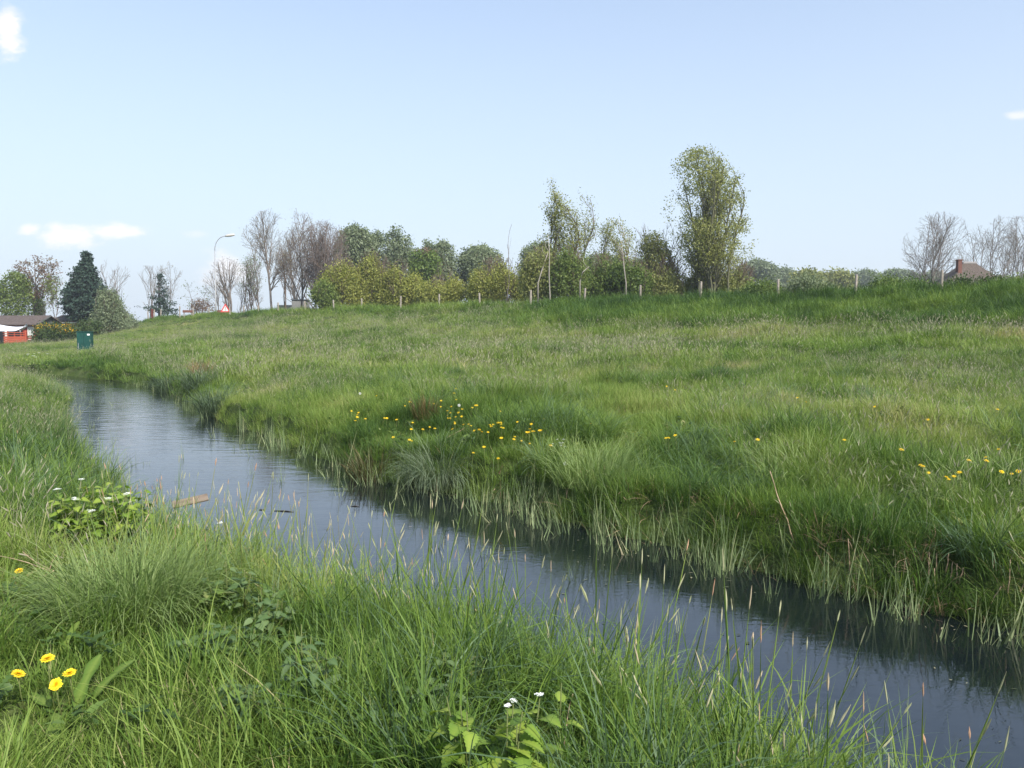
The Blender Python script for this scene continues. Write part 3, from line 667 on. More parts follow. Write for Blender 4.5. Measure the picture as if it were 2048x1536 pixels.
# --- left cluster by the cabins
tree('round_tree', 'bushy tree with light green leaves, leftmost behind the cabin roof', 'tree', 38, 92, oval(6, 66, 542, 634, .8, .4), 'brown', 'green', .20, .24, 3, fill=800, seed=1, stems=3, splay=.35, levels=3)
tree('bronze_leaved_tree', 'broad half leafed bronze tree above an ivy clad trunk behind the cabin', 'tree', 78, 95, [(634, 60, 96), (610, 40, 112), (580, 28, 128), (550, 36, 132), (530, 46, 130), (516, 58, 122)], 'red', 'bronze', .17, .22, 3, nleaf=5200, seed=2, **{**BARE, 'start': .3, 'r0': .16, 'dens': 1.05})
bush('ivy_column', 'dark ivy climbing the trunk behind the cabin roof', 'ivy', 81, 94, [(640, 68, 94), (620, 71, 91), (600, 74, 87), (578, 76, 84)], 'dark', n=90, sig=.2, seed=3)
tree('slender_tree', 'slender double stemmed tree left of the dark conifer', 'tree', 106, 90, oval(92, 136, 548, 622, .5, .6), 'brown', 'green', .15, .22, 2, nleaf=1500, seed=4, stems=2, splay=.12, levels=3, dens=.8)
conifer('dark_conifer', 'large dark blue-green conifer with a spiky top behind the cabins', 176, 88, [(640, 150, 200), (630, 138, 212), (605, 132, 216), (580, 136, 212), (560, 146, 204), (545, 154, 197), (532, 166, 191), (521, 178, 187), (507, 181, 184)], 1, rows=95, size=.24)
tree('bare_tree', 'tall bare tree just right of the dark conifer', 'tree', 226, 92, oval(206, 240, 514, 606, .3, .6), 'grey', None, seed=6, **BARE)
tree('bare_tree', 'bare tree with upswept twigs above the willow shrub', 'tree', 246, 90, oval(222, 268, 522, 612, .4, .55), 'grey', None, seed=7, **BARE)
bush('willow_shrub', 'pale green willow shrub rising beside the cabins', 'shrub', 220, 80, [(664, 186, 262), (640, 190, 258), (620, 196, 248), (600, 200, 240), (586, 206, 228)], 'greygreen', n=420, size=.14, seed=8)
bush('hedge_bush', 'dark green hedge with yellow blossom beside the red cabin', 'hedge', 108, 71, [(692, 72, 146), (680, 72, 148), (664, 76, 150), (650, 86, 144)], 'dark', n=330, sig=.2, size=.13, seed=9, extra=dict(n=26, leaf='yellow'))
bush('hedge_bush', 'low dark green shrub between the hedge and the willow shrub', 'shrub', 168, 76, [(684, 138, 206), (670, 138, 214), (655, 148, 206), (646, 158, 196)], 'dark', n=260, sig=.2, seed=10)
bush('low_shrub', 'dull green shrub where the slope meets the cabins', 'shrub', 238, 84, [(662, 206, 272), (650, 206, 274), (640, 214, 266), (630, 224, 250)], 'greygreen', n=200, seed=11)
# --- gap trees
tree('bare_tree', 'wide bare tree leaning left behind the low conifer', 'tree', 300, 104, [(630, 292, 312), (600, 284, 316), (570, 278, 322), (545, 280, 318), (530, 290, 312)], 'grey', None, seed=12, stems=3, splay=.5, levels=3, angle=.4, dens=.7, start=.3)
conifer('low_conifer', 'ragged dark conifer with drooping boughs left of the lamp post', 322, 100, [(628, 288, 362), (612, 286, 358), (600, 300, 350), (580, 312, 344), (560, 322, 338), (548, 328, 333)], 2, rows=9, size=.18)
tree('bare_tree', 'bare tree standing directly behind the low conifer', 'tree', 336, 106, oval(308, 376, 524, 608, .5, .55), 'grey', 'bud', .08, .15, 1, nleaf=800, seed=13, **{**BARE, 'stems': 2, 'splay': .2})
tree('airy_tree', 'small airy tree with tiered boughs, left of its twin', 'tree', 386, 98, oval(366, 404, 556, 612, .7, .45), 'brown', 'greygreen', .14, .18, 2, nleaf=1300, seed=14, levels=3, angle=1.1, ratio=.35, trop=0.0, dens=1.3, start=.2)
tree('airy_tree', 'small airy tree with tiered boughs nearest the lamp post', 'tree', 406, 98, oval(388, 430, 550, 612, .7, .45), 'brown', 'greygreen', .14, .18, 2, nleaf=1500, seed=15, levels=3, angle=1.1, ratio=.35, trop=0.0, dens=1.3, start=.2)
tree('bare_tree', 'round topped bare tree just behind the lamp post', 'tree', 463, 95, oval(424, 490, 513, 596, .3, .62), 'grey', 'bud', .07, .15, 1, nleaf=900, seed=16, **{**BARE, 'stems': 4, 'splay': .22, 'r0': .13, 'start': .2, 'dens': .8})
bush('verge_bush', 'low brown scrub beside the warning sign', 'shrub', 402, 92, oval(384, 432, 600, 622, .9, .4), 'bronze', n=60, seed=17, per=18)
tree('bare_tree', 'narrow pair of ivy grown bare stems right of the round bare tree', 'tree', 505, 90, oval(485, 530, 506, 600, .5, .5), 'brown', 'greygreen', .12, .2, 2, nleaf=1500, seed=18, **{**BARE, 'stems': 3, 'splay': .12, 'dens': .8})
tree('bare_tree', 'tall bare tree with a wide spreading crown right of the lamp post', 'tree', 547, 84, [(590, 535, 560), (560, 520, 575), (530, 498, 590), (500, 488, 592), (470, 490, 590), (440, 505, 575), (420, 530, 558)], 'grey', 'bud', .08, .2, 1, nleaf=2200, seed=19, **{**BARE, 'start': .22, 'dens': 1.15, 'r0': .13})
for k, (px_, Yq, a_, b_, tp, lab) in enumerate([(438, 108, 410, 470, 528, 'low hazy bare tree directly left of the round topped one'), (484, 106, 462, 522, 520, 'hazy bare tree filling the gap right of the round topped one'), (524, 104, 496, 556, 470, 'hazy bare tree behind the left side of the widest bare tree'),
        (588, 100, 556, 622, 450, 'hazy bare tree between the widest and the budding bare tree'), (632, 98, 600, 668, 436, 'hazy bare tree just behind the brown twiggy tree'), (676, 96, 645, 706, 458, 'hazy bare tree against the first grey-green tree')]):
    tree('bare_tree', lab, 'tree', px_, Yq, oval(a_, b_, tp, 606, .6, .5), 'grey', 'bud', .07, .2, 1, nleaf=900, seed=200 + k, group='hazy bare trees of the left belt', **{**BARE, 'stems': 1 + k % 2, 'splay': .22, 'dens': .75})
tree('bare_tree', 'thin bare tree between the two tallest bare trees', 'tree', 574, 82, oval(560, 600, 480, 590, .4, .6), 'brown', 'bud', .08, .2, 1, nleaf=900, seed=20, **{**BARE, 'stems': 3, 'splay': .18, 'dens': .7})
tree('bare_tree', 'bare tree with a budding top left of the brown twiggy tree', 'tree', 604, 82, [(590, 590, 625), (550, 576, 640), (500, 572, 650), (460, 582, 640), (430, 590, 625), (416, 596, 610)], 'red', 'bud', .09, .22, 1, nleaf=2200, seed=21, **{**BARE, 'dens': 1.15, 'r0': .11})
tree('twiggy_tree', 'brown twiggy tree touching the first grey-green poplar', 'tree', 650, 80, [(590, 610, 670), (560, 600, 690), (520, 600, 704), (480, 606, 702), (455, 620, 692), (441, 640, 675)], 'red', 'bronze', .08, .2, 2, nleaf=4200, seed=22, **{**BARE, 'stems': 6, 'splay': .42, 'dens': 1.0, 'r0': .12})
# --- grey-green rounded poplars behind
GG = dict(bark='brown', leaf='greygreen', size=.24, sig=.34, per=4, levels=3, stems=3, splay=.35)
for k, (l, rr, t, b, Y, lab) in enumerate([(676, 752, 452, 600, 102, 'grey-green round tree right of the brown twiggy tree'), (734, 780, 462, 600, 106, 'grey-green tree squeezed between two broader round crowns'),
        (764, 828, 455, 590, 102, 'grey-green dome shaped tree left of the vivid green chestnut'), (828, 872, 478, 590, 108, 'thin topped grey-green tree behind the vivid green chestnut'),
        (862, 912, 484, 590, 106, 'grey-green tree right behind the vivid green chestnut'), (908, 1012, 494, 600, 100, 'broad low grey-green tree left of the tall thin birch group')]):
    tree('poplar_tree', lab, 'tree', (l + rr) / 2, Y, oval(l, rr, t, b, .75, .5), fill=1100, seed=30 + k, group='grey-green trees beyond the road', **GG)
tree('chestnut_tree', 'vivid dark green round chestnut tree behind the willow bushes', 'tree', 852, 92, [(590, 838, 866), (570, 832, 874), (548, 822, 880), (525, 820, 882), (508, 830, 872), (498, 844, 860)], 'dark', 'vivid', .26, .26, 5, fill=1000, seed=40, stems=2, splay=.3, levels=3)
tree('bare_tree', 'bronze bare twigs rising between the chestnut and the low broad tree', 'tree', 884, 90, oval(866, 906, 520, 590, .5, .5), 'red', 'bronze', .1, .2, 2, nleaf=900, seed=41, **{**BARE, 'stems': 3, 'splay': .2, 'dens': .7})
tree('ochre_tree', 'ochre leaved tree crown directly above the chestnut', 'tree', 845, 98, oval(826, 880, 492, 560, .6, .5), 'brown', 'bronze', .15, .25, 3, fill=260, seed=42, stems=3, levels=3)
# --- yellow-green willow bushes
for k, (env, px, Y, lab) in enumerate([
        ([(618, 650, 730), (590, 640, 736), (560, 646, 730), (540, 660, 722), (518, 672, 694)], 688, 70, 'yellow-green willow bush, leftmost of the willows'),
        ([(615, 712, 790), (585, 704, 800), (550, 712, 790), (525, 724, 776), (508, 738, 760)], 750, 71, 'yellow-green willow bush with the highest pointed top'),
        ([(612, 776, 838), (585, 770, 846), (560, 776, 838), (540, 784, 826), (528, 796, 812)], 806, 70, 'yellow-green willow bush just left of the chestnut'),
        ([(608, 842, 936), (590, 836, 942), (572, 850, 930), (558, 868, 912)], 888, 68, 'low pale yellow-green willow bush right of the chestnut'),
        ([(600, 944, 1054), (580, 936, 1060), (555, 946, 1054), (535, 960, 1036), (522, 985, 1015)], 1000, 66, 'broad bright yellow-green willow bush left of the birch group')]):
    bush('willow_bush', lab, 'willow', px, Y, env, 'willow', n=620, size=.13, sig=.26, per=36, seed=50 + k, group='yellow-green willow bushes behind the fence')
bush('green_bush', 'small fresh green bush at the left foot of the willow bushes', 'shrub', 648, 68, oval(626, 672, 568, 616, .9, .4), 'green', n=240, seed=57)
# --- birch / scrub group
B1 = dict(levels=3, angle=.5, ratio=.36, trop=.10, wob=.10, dens=1.7, step=.45, start=.2)
tree('thin_tree', 'tallest thin tree of the scrub group with a bare pointed tip', 'tree', 1104, 58, [(585, 1086, 1122), (540, 1074, 1140), (500, 1074, 1146), (450, 1080, 1134), (410, 1088, 1122), (380, 1094, 1112), (355, 1098, 1104)], 'brown', 'pale', .105, .2, 6, fill=60, nleaf=3800, bare=.25, seed=60, **{**B1, 'r0': .09})
tree('thin_tree', 'leafy thin tree just right of the tallest thin tree', 'tree', 1132, 58, [(585, 1110, 1154), (520, 1104, 1162), (460, 1104, 1160), (420, 1112, 1150), (388, 1120, 1132)], 'brown', 'pale', .105, .2, 6, fill=60, nleaf=3800, bare=.25, seed=61, **B1)
tree('thin_tree', 'nearly bare thin tree with a twiggy rounded top', 'tree', 1160, 59, [(585, 1145, 1175), (520, 1136, 1190), (460, 1140, 1192), (420, 1148, 1186), (388, 1160, 1174)], 'grey', 'poplar', .10, .2, 3, fill=120, nleaf=2200, seed=62, **{**B1, 'dens': 1.5})
tree('thin_tree', 'leafy thin tree on the left edge of the scrub group', 'tree', 1072, 60, [(585, 1050, 1090), (520, 1044, 1100), (480, 1042, 1098), (462, 1050, 1080)], 'brown', 'poplar', .13, .18, 3, nleaf=2600, seed=63, **B1)
tree('birch_tree', 'birch with a white trunk in the middle of the scrub group', 'birch', 1250, 58, [(585, 1238, 1262), (540, 1222, 1276), (490, 1208, 1268), (460, 1200, 1256), (438, 1200, 1240)], 'pale', 'pale', .10, .2, 5, fill=80, nleaf=3200, seed=64, **{**B1, 'r0': .10})
tree('birch_tree', 'thin birch with an open top left of the white trunked birch', 'birch', 1212, 59, [(585, 1200, 1228), (540, 1196, 1236), (480, 1196, 1230), (445, 1206, 1222)], 'grey', 'pale', .10, .2, 5, fill=60, nleaf=2200, seed=65, **B1)
tree('bare_tree', 'thin bare tree between the white birch and the ochre thicket', 'tree', 1272, 62, [(585, 1260, 1285), (520, 1256, 1298), (470, 1258, 1296), (444, 1262, 1290)], 'grey', None, seed=66, **{**B1, 'dens': 1.5})
tree('thicket_tree', 'ochre green thicket tree left of the tallest tree', 'tree', 1300, 58, [(590, 1276, 1340), (540, 1270, 1350), (500, 1276, 1336), (480, 1284, 1320), (466, 1290, 1310)], 'brown', 'poplar', .13, .2, 3, fill=420, seed=67, stems=4, splay=.3, levels=3)
tree('bare_tree', 'dark stemmed bare tree against the left side of the tallest tree', 'tree', 1350, 60, [(585, 1335, 1368), (530, 1322, 1372), (480, 1318, 1368), (445, 1326, 1354)], 'dark', None, seed=68, **{**B1, 'stems': 2, 'splay': .15, 'angle': .6})
tree('dead_sapling', 'bare sapling poking above the yellow-green willow bush', 'sapling', 1022, 64, [(585, 1014, 1030), (520, 1012, 1034), (440, 1016, 1042)], 'grey', None, seed=69, r0=.05, levels=2, angle=.4, ratio=.25, dens=.5, step=.5, start=.5)
for k, (env, px, Y, lf, lab) in enumerate([
        ([(592, 1046, 1112), (560, 1042, 1116), (530, 1046, 1106), (500, 1056, 1090)], 1078, 56, 'poplar', 'ochre green scrub below the leftmost thin tree'),
        ([(592, 1104, 1164), (560, 1100, 1168), (530, 1104, 1166), (505, 1114, 1152)], 1134, 55, 'green', 'fresh green scrub at the foot of the tallest thin tree'),
        ([(592, 1158, 1232), (565, 1152, 1236), (540, 1156, 1230), (512, 1172, 1214)], 1194, 57, 'vivid', 'darker green scrub in the middle of the thicket'),
        ([(590, 1222, 1290), (565, 1218, 1296), (540, 1226, 1286), (515, 1240, 1270)], 1256, 56, 'vivid', 'dark green scrub around the white birch trunk'),
        ([(590, 1284, 1366), (565, 1280, 1370), (540, 1290, 1352), (520, 1306, 1336)], 1322, 57, 'poplar', 'olive scrub between the birch and the tallest tree'),
        ([(588, 1366, 1500), (565, 1360, 1510), (545, 1376, 1496), (530, 1400, 1470)], 1436, 58, 'poplar', 'olive undergrowth around the foot of the tallest tree')]):
    bush('scrub_bush', lab, 'scrub', px, Y, env, lf, n=430, size=.12, sig=.26, per=30, seed=70 + k, group='scrub behind the fence')
# background trees behind the thicket
for k, (l, rr, t, Y) in enumerate([(1036, 1120, 486, 108), (1160, 1250, 512, 110), (1240, 1330, 520, 112)]):
    tree('poplar_tree', ['olive tree behind the tallest thin tree', 'dull green tree seen between the thin tree and the birch', 'dull green tree seen behind the ochre thicket'][k], 'tree', (l + rr) / 2, Y, oval(l, rr, t, 600, .8, .5), fill=900, seed=80 + k, group='grey-green trees beyond the road', **GG)
# the tallest tree
tree('tall_poplar_tree', 'tallest tree, a many stemmed poplar with thin spring foliage', 'tree', 1412, 56,
     [(588, 1392, 1428), (560, 1382, 1442), (530, 1366, 1474), (505, 1354, 1500), (480, 1346, 1504), (455, 1336, 1492), (430, 1330, 1480), (400, 1328, 1478), (360, 1334, 1468), (330, 1344, 1450), (310, 1356, 1430), (297, 1378, 1408)],
     'green', 'pale', .105, .19, 7, fill=2100, nleaf=28000, thr=.43, bare=.36, seed=90, stems=13, splay=.50, levels=3, angle=.5, ratio=.22, trop=.07, wob=.05, dens=1.0, step=.5, start=.22, r0=.12, steer=.97)
# --- hazy distant wood on the right
for k, (l, rr, t, Y) in enumerate([(1470, 1550, 523, 190), (1535, 1592, 538, 200), (1580, 1650, 543, 150), (1640, 1700, 541, 150), (1690, 1760, 543, 230), (1745, 1830, 541, 240), (1815, 1900, 546, 240), (1960, 2030, 556, 230), (2015, 2110, 550, 230)]):
    tree('distant_tree', ['largest distant tree, right beside the tallest poplar', 'distant round tree second from the tallest poplar', 'bronze tinged distant tree near the third fence post from the right', 'distant tree just left of the second fence post from the right',
                          'pale distant tree behind the second fence post from the right', 'pale broad distant tree left of the leaning bare trees', 'pale distant tree behind the bare tree by the thatched roof', 'pale distant tree right of the thatched roof', 'pale distant tree at the right edge of the picture'][k],
         'tree', (l + rr) / 2, Y, oval(l, rr, t, 610, .95, .6), 'brown', 'poplar' if k in (2, 3) else 'greygreen', size=.42, sig=.6, per=5, fill=700, seed=100 + k, stems=3, levels=2, splay=.4, group='distant trees on the right')
# --- bare trees by the thatched house
for k, (env, px, Y, st, lab) in enumerate([
        ([(590, 1848, 1866), (550, 1814, 1900), (510, 1802, 1918), (470, 1804, 1924), (440, 1820, 1912), (424, 1850, 1880)], 1858, 84, 4, 'widest bare tree, left of the chimney'),
        ([(590, 1928, 1950), (520, 1898, 1974), (480, 1902, 1978), (450, 1922, 1958)], 1934, 92, 3, 'smaller bare tree rising behind the thatched roof'),
        ([(590, 1984, 1998), (540, 1962, 2018), (480, 1958, 2026), (445, 1970, 2014), (430, 1984, 2004)], 1990, 86, 2, 'tall narrow bare tree right of the thatched roof'),
        ([(590, 2018, 2040), (540, 1996, 2064), (480, 1994, 2072), (445, 2004, 2060), (430, 2016, 2050)], 2028, 88, 3, 'forked bare tree at the right edge of the picture')]):
    tree('bare_tree', lab, 'tree', px, Y, env, 'grey', 'bud', .06, .15, 1, nleaf=1500, seed=120 + k, group='bare trees by the thatched house', **{**BARE, 'stems': st, 'splay': .24 + .05 * st, 'dens': .8, 'r0': .09, 'levels': 4, 'angle': .72, 'trop': .03})
# --- shrubs on the crest at the right
for k, (l, rr, t, b, px, lab) in enumerate([(1480, 1560, 570, 600, 44, 'dark nettle clump on the crest right of the tallest tree'), (1570, 1660, 562, 592, 42, 'brushy grey-green clump on the crest'),
        (1735, 1850, 562, 592, 40, 'leafy green clump between the two right-hand fence posts'), (1886, 2014, 556, 594, 38, 'dark bushy clump in front of the thatched roof'), (2000, 2090, 562, 590, 37, 'dark clump at the right edge of the crest')]):
    bush('crest_shrub', lab, 'shrub', (l + rr) / 2, px, oval(l, rr, t, b, .9, .35), ['vivid', 'greygreen', 'vivid', 'dark', 'green'][k], n=150, size=.085, sig=.15, per=40, seed=130 + k, group='low shrubs along the embankment top')

# ------------------------------------------------------------------ dead pale snags in the scrub
for i, (pts, Y, lab) in enumerate([([(1076, 566), (1084, 540), (1093, 514), (1096, 505)], 52, 'white leaning dead snag left of the tallest thin tree'), ([(1100, 592), (1098, 550), (1099, 505), (1096, 470)], 53, 'straight pale bare snag at the foot of the tallest thin tree'),
        ([(1160, 562), (1165, 545), (1175, 536), (1178, 534)], 52, 'short forked white snag in the middle scrub'), ([(1252, 566), (1248, 535), (1246, 512), (1243, 480)], 53, 'slim white birch stem showing in front of the dark scrub')]):
    P = [np.array(pt(a, b, Y)) for a, b in pts]; base = P[0].copy(); base[2] = hz(base[0], Y); P = [base] + P; rt = empty('dead_snag', tuple(base), lab, 'dead tree'); mb = MB(); mb.tube([q - base for q in P], [.05, .04, .035, .028, .015], 7); mb.build('trunk', m_barks['snag'], rt, True)
    mb = MB(); q = P[3] - base; mb.tube([q, q + [-.25, 0, .35], q + [-.3, 0, .7]], [.02, .015, .01], 5); mb.build('branch', m_barks['snag'], rt, True)

# ------------------------------------------------------------------ fence posts
m_post = noise_mat('weathered_post_wood', [(.3, (.17, .15, .125)), (.5, (.27, .24, .20)), (.7, (.35, .31, .27))], scale=9, rough=.9, stretch=(3, 3, .5), bump=.5)
mb = MB(); mb.tube([(0, 0, -.4), (0, 0, .5), (.004, 0, .97), (.004, 0, 1.0)], [.068, .066, .064, .050], 12); post0 = mb.build('fence_post', m_post, smooth=False)
pl = ['rightmost fence post, in front of the thatched roof', 'second fence post from the right', 'third fence post from the right', 'fence post in front of the tallest tree', 'fence post right of the white birch trunk', 'fence post below the middle scrub',
      'fence post right of the broad willow bush', 'fence post in front of the broad bright willow bush', 'fence post at the low pale willow bush', 'fence post below the chestnut-side willow bush',
      'fence post below the highest willow bush', 'fence post below the leftmost willow bush', 'fence post beside the low grey outbuilding', 'fence post at the dark low roof', 'fence post under the widest left bare tree',
      'fence post just right of the warning sign', 'fence post right beside the warning sign', 'fence post left of the lamp post', 'fence post under the airy trees', 'pale fence post right of the low conifer', 'fence post in front of the low conifer',
      'small pale fence post right of the red marker', 'small pale fence post left of the red marker']
for i, ((px, ty, Y), lab) in enumerate(zip(posts, pl)):
    X = (px - CX) / F * Y; zt = pt(px, ty, Y)[2]
    o = post0 if i == 0 else post0.copy()
    if i: COL.objects.link(o)
    o.location = (X, Y, zt - 1.0); o.rotation_euler = (random.Random(i).gauss(0, .025), random.Random(i + 50).gauss(0, .03), i * 1.3)
    tag(o, lab, 'fence post', 'fence posts along the embankment')
X, Y, z = place(307, 92); mb = MB(); mb.box(-.13, .13, -.05, .05, -.4, 1.15, bev=.02); 
o = mb.build('marker_post', [flat_mat('rust_red_paint', (.11, .03, .02)), flat_mat('dull_white_paint', (.5, .45, .42))]); o.location = (X, Y, pt(307, 638, 92)[2]); tag(o, 'short rust red marker post at the left end of the fence', 'marker post')

# ------------------------------------------------------------------ street lamp
m_gal = flat_mat('galvanised_steel', (.28, .29, .30), rough=.45); m_lamp = flat_mat('lamp_housing', (.50, .48, .44), rough=.4)
Y = 84; X, _, zg = place(434, Y); ztop = pt(437, 470, Y)[2]
root = empty('street_lamp', (X, Y, zg), 'tall grey street lamp with a curved arm above the embankment', 'street lamp')
Ht = ztop - zg
mb = MB(); mb.tube([(0, 0, -.3), (0, 0, 1.2), (0, 0, 1.25), (.05, 0, Ht - 1.6)], [.08, .08, .06, .045], 10); mb.build('pole', m_gal, root, True)
arm = [(.05, 0, Ht - 1.6)] + [(.05 + 1.05 * (1 - math.cos(t)), 0, Ht - 1.6 + 1.45 * math.sin(t)) for t in np.linspace(.15, 1.35, 8)] + [(1.25, 0, Ht - .08)]
mb = MB(); mb.tube(arm, .04, 8); mb.build('arm', m_gal, root, True)
mb = MB(); mb.tube([(1.15, 0, Ht - .12), (1.35, 0, Ht - .08), (1.75, 0, Ht - .02), (2.1, 0, Ht + .03), (2.16, 0, Ht + .03)], [.07, .13, .15, .11, .04], 10); hd = mb.build('lamp_head', m_lamp, root, True)
# ------------------------------------------------------------------ warning sign
Y = 80; X, _, zg = place(453, Y); zt = pt(453, 607, Y)[2]
root = empty('warning_sign', (X, Y, zg), 'triangular white traffic warning sign with a red border on the embankment', 'traffic sign')
mb = MB(); mb.tube([(0, .04, -.3), (0, .04, zt - zg - .1)], .03, 8); mb.build('pole', m_gal, root, True)
h = zt - zg; w = .50; ht = .86
def tri(s, y0, y1, m, mb, cz):
    V = []
    for y in (y0, y1): V += [(-w * s, y, cz - ht / 3 * s), (w * s, y, cz - ht / 3 * s), (0, y, cz + ht * 2 / 3 * s)]
    mb.add(V, [[0, 1, 2], [5, 4, 3], [0, 3, 4, 1], [1, 4, 5, 2], [2, 5, 3, 0]], m)
m_red = flat_mat('sign_red', (.62, .05, .045), rough=.35); m_wh = flat_mat('sign_white', (.78, .78, .76), rough=.35); m_bk = flat_mat('sign_black', (.03, .03, .03))
cz = h - ht * 2 / 3
mb = MB(); tri(1, 0, .02, 0, mb, cz); mb.build('border', m_red, root)
mb = MB(); tri(.62, -.004, -.001, 0, mb, cz); pnl = mb.build('panel', m_wh, root)
mb = MB(); mb.box(-.028, .028, -.009, -.005, cz - .05, cz + .25, 0); mb.box(-.03, .03, -.009, -.005, cz - .14, cz - .08, 0); mb.build('symbol', m_bk, pnl)

# barrier boards behind the verge
mr_b = flat_mat('barrier_red', (.16, .07, .05)); 
for (a, b, py, Y, lab) in [(368, 388, 621, 86, 'low reddish brown board behind the posts left of the lamp post'), (436, 450, 621, 83, 'low red board left of the warning sign')]:
    X, _, zg = place((a + b) / 2, Y); ww = (b - a) / 2 * pxw(Y); zt = pt(a, py, Y)[2] - zg
    root = empty('barrier_board', (X, Y, zg), lab, 'barrier'); mb = MB(); mb.box(-ww, ww, -.03, .03, zt - .22, zt + .04, bev=.01); mb.build('board', mr_b, root)
    for s in (-1, 1): mb = MB(); mb.box(s * ww * .8 - .04, s * ww * .8 + .04, .031, .1, -.2, zt); mb.build('support', m_post, root)

# ------------------------------------------------------------------ utility cabinet
m_gr = noise_mat('green_paint', [(.35, (.005, .045, .036)), (.65, (.009, .062, .05))], scale=3, rough=.5)
Y = 50; X = (171.5 - CX) / F * Y; zt = pt(171, 663, Y)[2]; zb = pt(171, 692, Y)[2]
zg = hz(X, Y); H = zt - min(zb, zg); W2 = 13.3 * pxw(Y)
root = empty('utility_cabinet', (X, Y, zt - H), 'dark green metal utility cabinet standing in the grass slope', 'utility cabinet', rz=math.radians(6))
mb = MB(); mb.box(-W2, W2, -.2, .2, -.3, H - .05, bev=.012); body = mb.build('body', m_gr, root)
mb = MB(); mb.box(-W2 - .02, W2 + .02, -.235, .22, H - .049, H, bev=.012); mb.build('roof', m_gr, root)
for s in (-1, 1):
    mb = MB(); mb.box(s * W2 * .5 - W2 * .46, s * W2 * .5 + W2 * .46, -.222, -.202, .06, H - .08, bev=.006); d = mb.build('door', m_gr, root)
    if s > 0: mb = MB(); mb.box(W2 * .52, W2 * .9, -.226, -.2225, H - .24, H - .14); d2 = mb.build('notice', m_wh, root); 
    else: mb = MB(); mb.box(-W2 * .80, -W2 * .74, -.245, -.2225, .12, .5, bev=.004); mb.build('handle', m_gal, d)

# ------------------------------------------------------------------ cabins
m_redw = noise_mat('red_stained_boards', [(.3, (.19, .022, .014)), (.7, (.30, .045, .026))], scale=5, rough=.7, stretch=(.4, 1, 7), bump=.5)
m_orw = noise_mat('orange_red_boards', [(.3, (.30, .055, .028)), (.7, (.44, .10, .048))], scale=5, rough=.7, stretch=(.4, 1, 7), bump=.4)
m_shin = noise_mat('brown_felt_roof', [(.3, (.055, .042, .036)), (.6, (.095, .075, .066)), (.8, (.13, .11, .095))], scale=6, rough=.95, bump=.6)
m_gab = noise_mat('dark_gable_boards', [(.3, (.07, .07, .068)), (.7, (.12, .12, .115))], scale=8, rough=.8, stretch=(6, 6, .3))
m_dark = flat_mat('painted_interior_shade', (.014, .014, .016)); m_trim = flat_mat('pale_trim', (.62, .58, .53)); m_pane = flat_mat('window_blind', (.55, .58, .56), rough=.25)  # m_dark: near-black colour that paints in the shade of interiors
m_cloth = noise_mat('white_canvas', [(.3, (.60, .64, .70)), (.7, (.72, .75, .80))], scale=2, rough=.8)
def cabin(name, label, Y, xl, xr, pr, pe, pb, depth, rz, wallm, gabm, roofm, feats=True):
    """long side faces the viewer; xl, xr wall ends in px; pr, pe, pb ridge, eave and base rows in px"""
    k = pxw(Y); x1 = (xr - CX) * k; x0 = (xl - CX) * k; zb = pt(xr, pb, Y)[2]; ze = pt(xr, pe, Y)[2] - zb; zr = pt(xr, pr, Y + depth / 2)[2] - zb
    root = empty(name, (x1, Y, zb), label, 'cabin', rz=rz); w = x1 - x0
    mb = MB(); mb.box(-w, 0, 0, depth, -.5, ze)
    mb.build('wall', wallm, root)
    o = .35; mb = MB(); t = .09
    sl = (zr - ze) / (depth / 2)
    V = [(-w - o, -o, ze - sl * o + .02), (-w - o, depth / 2, zr + .02), (-w - o, depth + o, ze - sl * o + .02), (o, -o, ze - sl * o + .02), (o, depth / 2, zr + .02), (o, depth + o, ze - sl * o + .02)]
    V += [(a, b, c + t) for a, b, c in V]
    mb.add(V, [[0, 3, 4, 1], [1, 4, 5, 2], [6, 7, 10, 9], [7, 8, 11, 10], [0, 6, 9, 3], [2, 5, 11, 8], [0, 1, 7, 6], [1, 2, 8, 7], [3, 9, 10, 4], [4, 10, 11, 5]])
    rf = mb.build('roof', roofm, root)
    mb = MB(); mb.add([(.03, .02, ze), (.03, depth - .02, ze), (.03, depth / 2, zr), (-.02, .02, ze), (-.02, depth - .02, ze), (-.02, depth / 2, zr)], [[0, 1, 2], [5, 4, 3], [0, 3, 4, 1], [1, 4, 5, 2], [2, 5, 3, 0]])
    mb.build('gable', gabm, root)
    mb = MB(); y = ze - sl * o
    mb.add([(o + .002, -o, y), (o + .002, depth / 2, zr), (o + .002, depth / 2, zr + .16), (o + .002, -o, y + .16), (o + .04, -o, y), (o + .04, depth / 2, zr), (o + .04, depth / 2, zr + .16), (o + .04, -o, y + .16)], [[0, 1, 2, 3], [7, 6, 5, 4], [0, 4, 5, 1], [3, 2, 6, 7], [0, 3, 7, 4], [1, 5, 6, 2]])
    mb.build('bargeboard', m_gab if feats else roofm, rf)
    return root, ze, k
root, ze, kk = cabin('red_cabin', 'dark red wooden cabin with a brown felt roof and pale window at the left edge', 76, -60, 74, 633, 648, 690, 3.4, math.radians(-6), m_redw, m_gab, m_shin)
mb = MB(); x0, x1 = (57.5 - 74) * kk, (68.5 - 74) * kk
for a, b, c, d in ((x0 - .06, x1 + .06, 1.75 - .06, 1.75), (x0 - .06, x1 + .06, .72, .78), (x0 - .06, x0, .78, 1.69), (x1, x1 + .06, .78, 1.69), (x0 - .16, x1 + .18, 1.88, 1.98), (x0, x1, .48, .56)): mb.box(a, b, -.05, -.004, c, d)
wf = mb.build('window', m_trim, root); mb = MB(); mb.box(x0, x1, -.03, -.006, .9, 1.69); mb.build('pane', m_pane, wf)
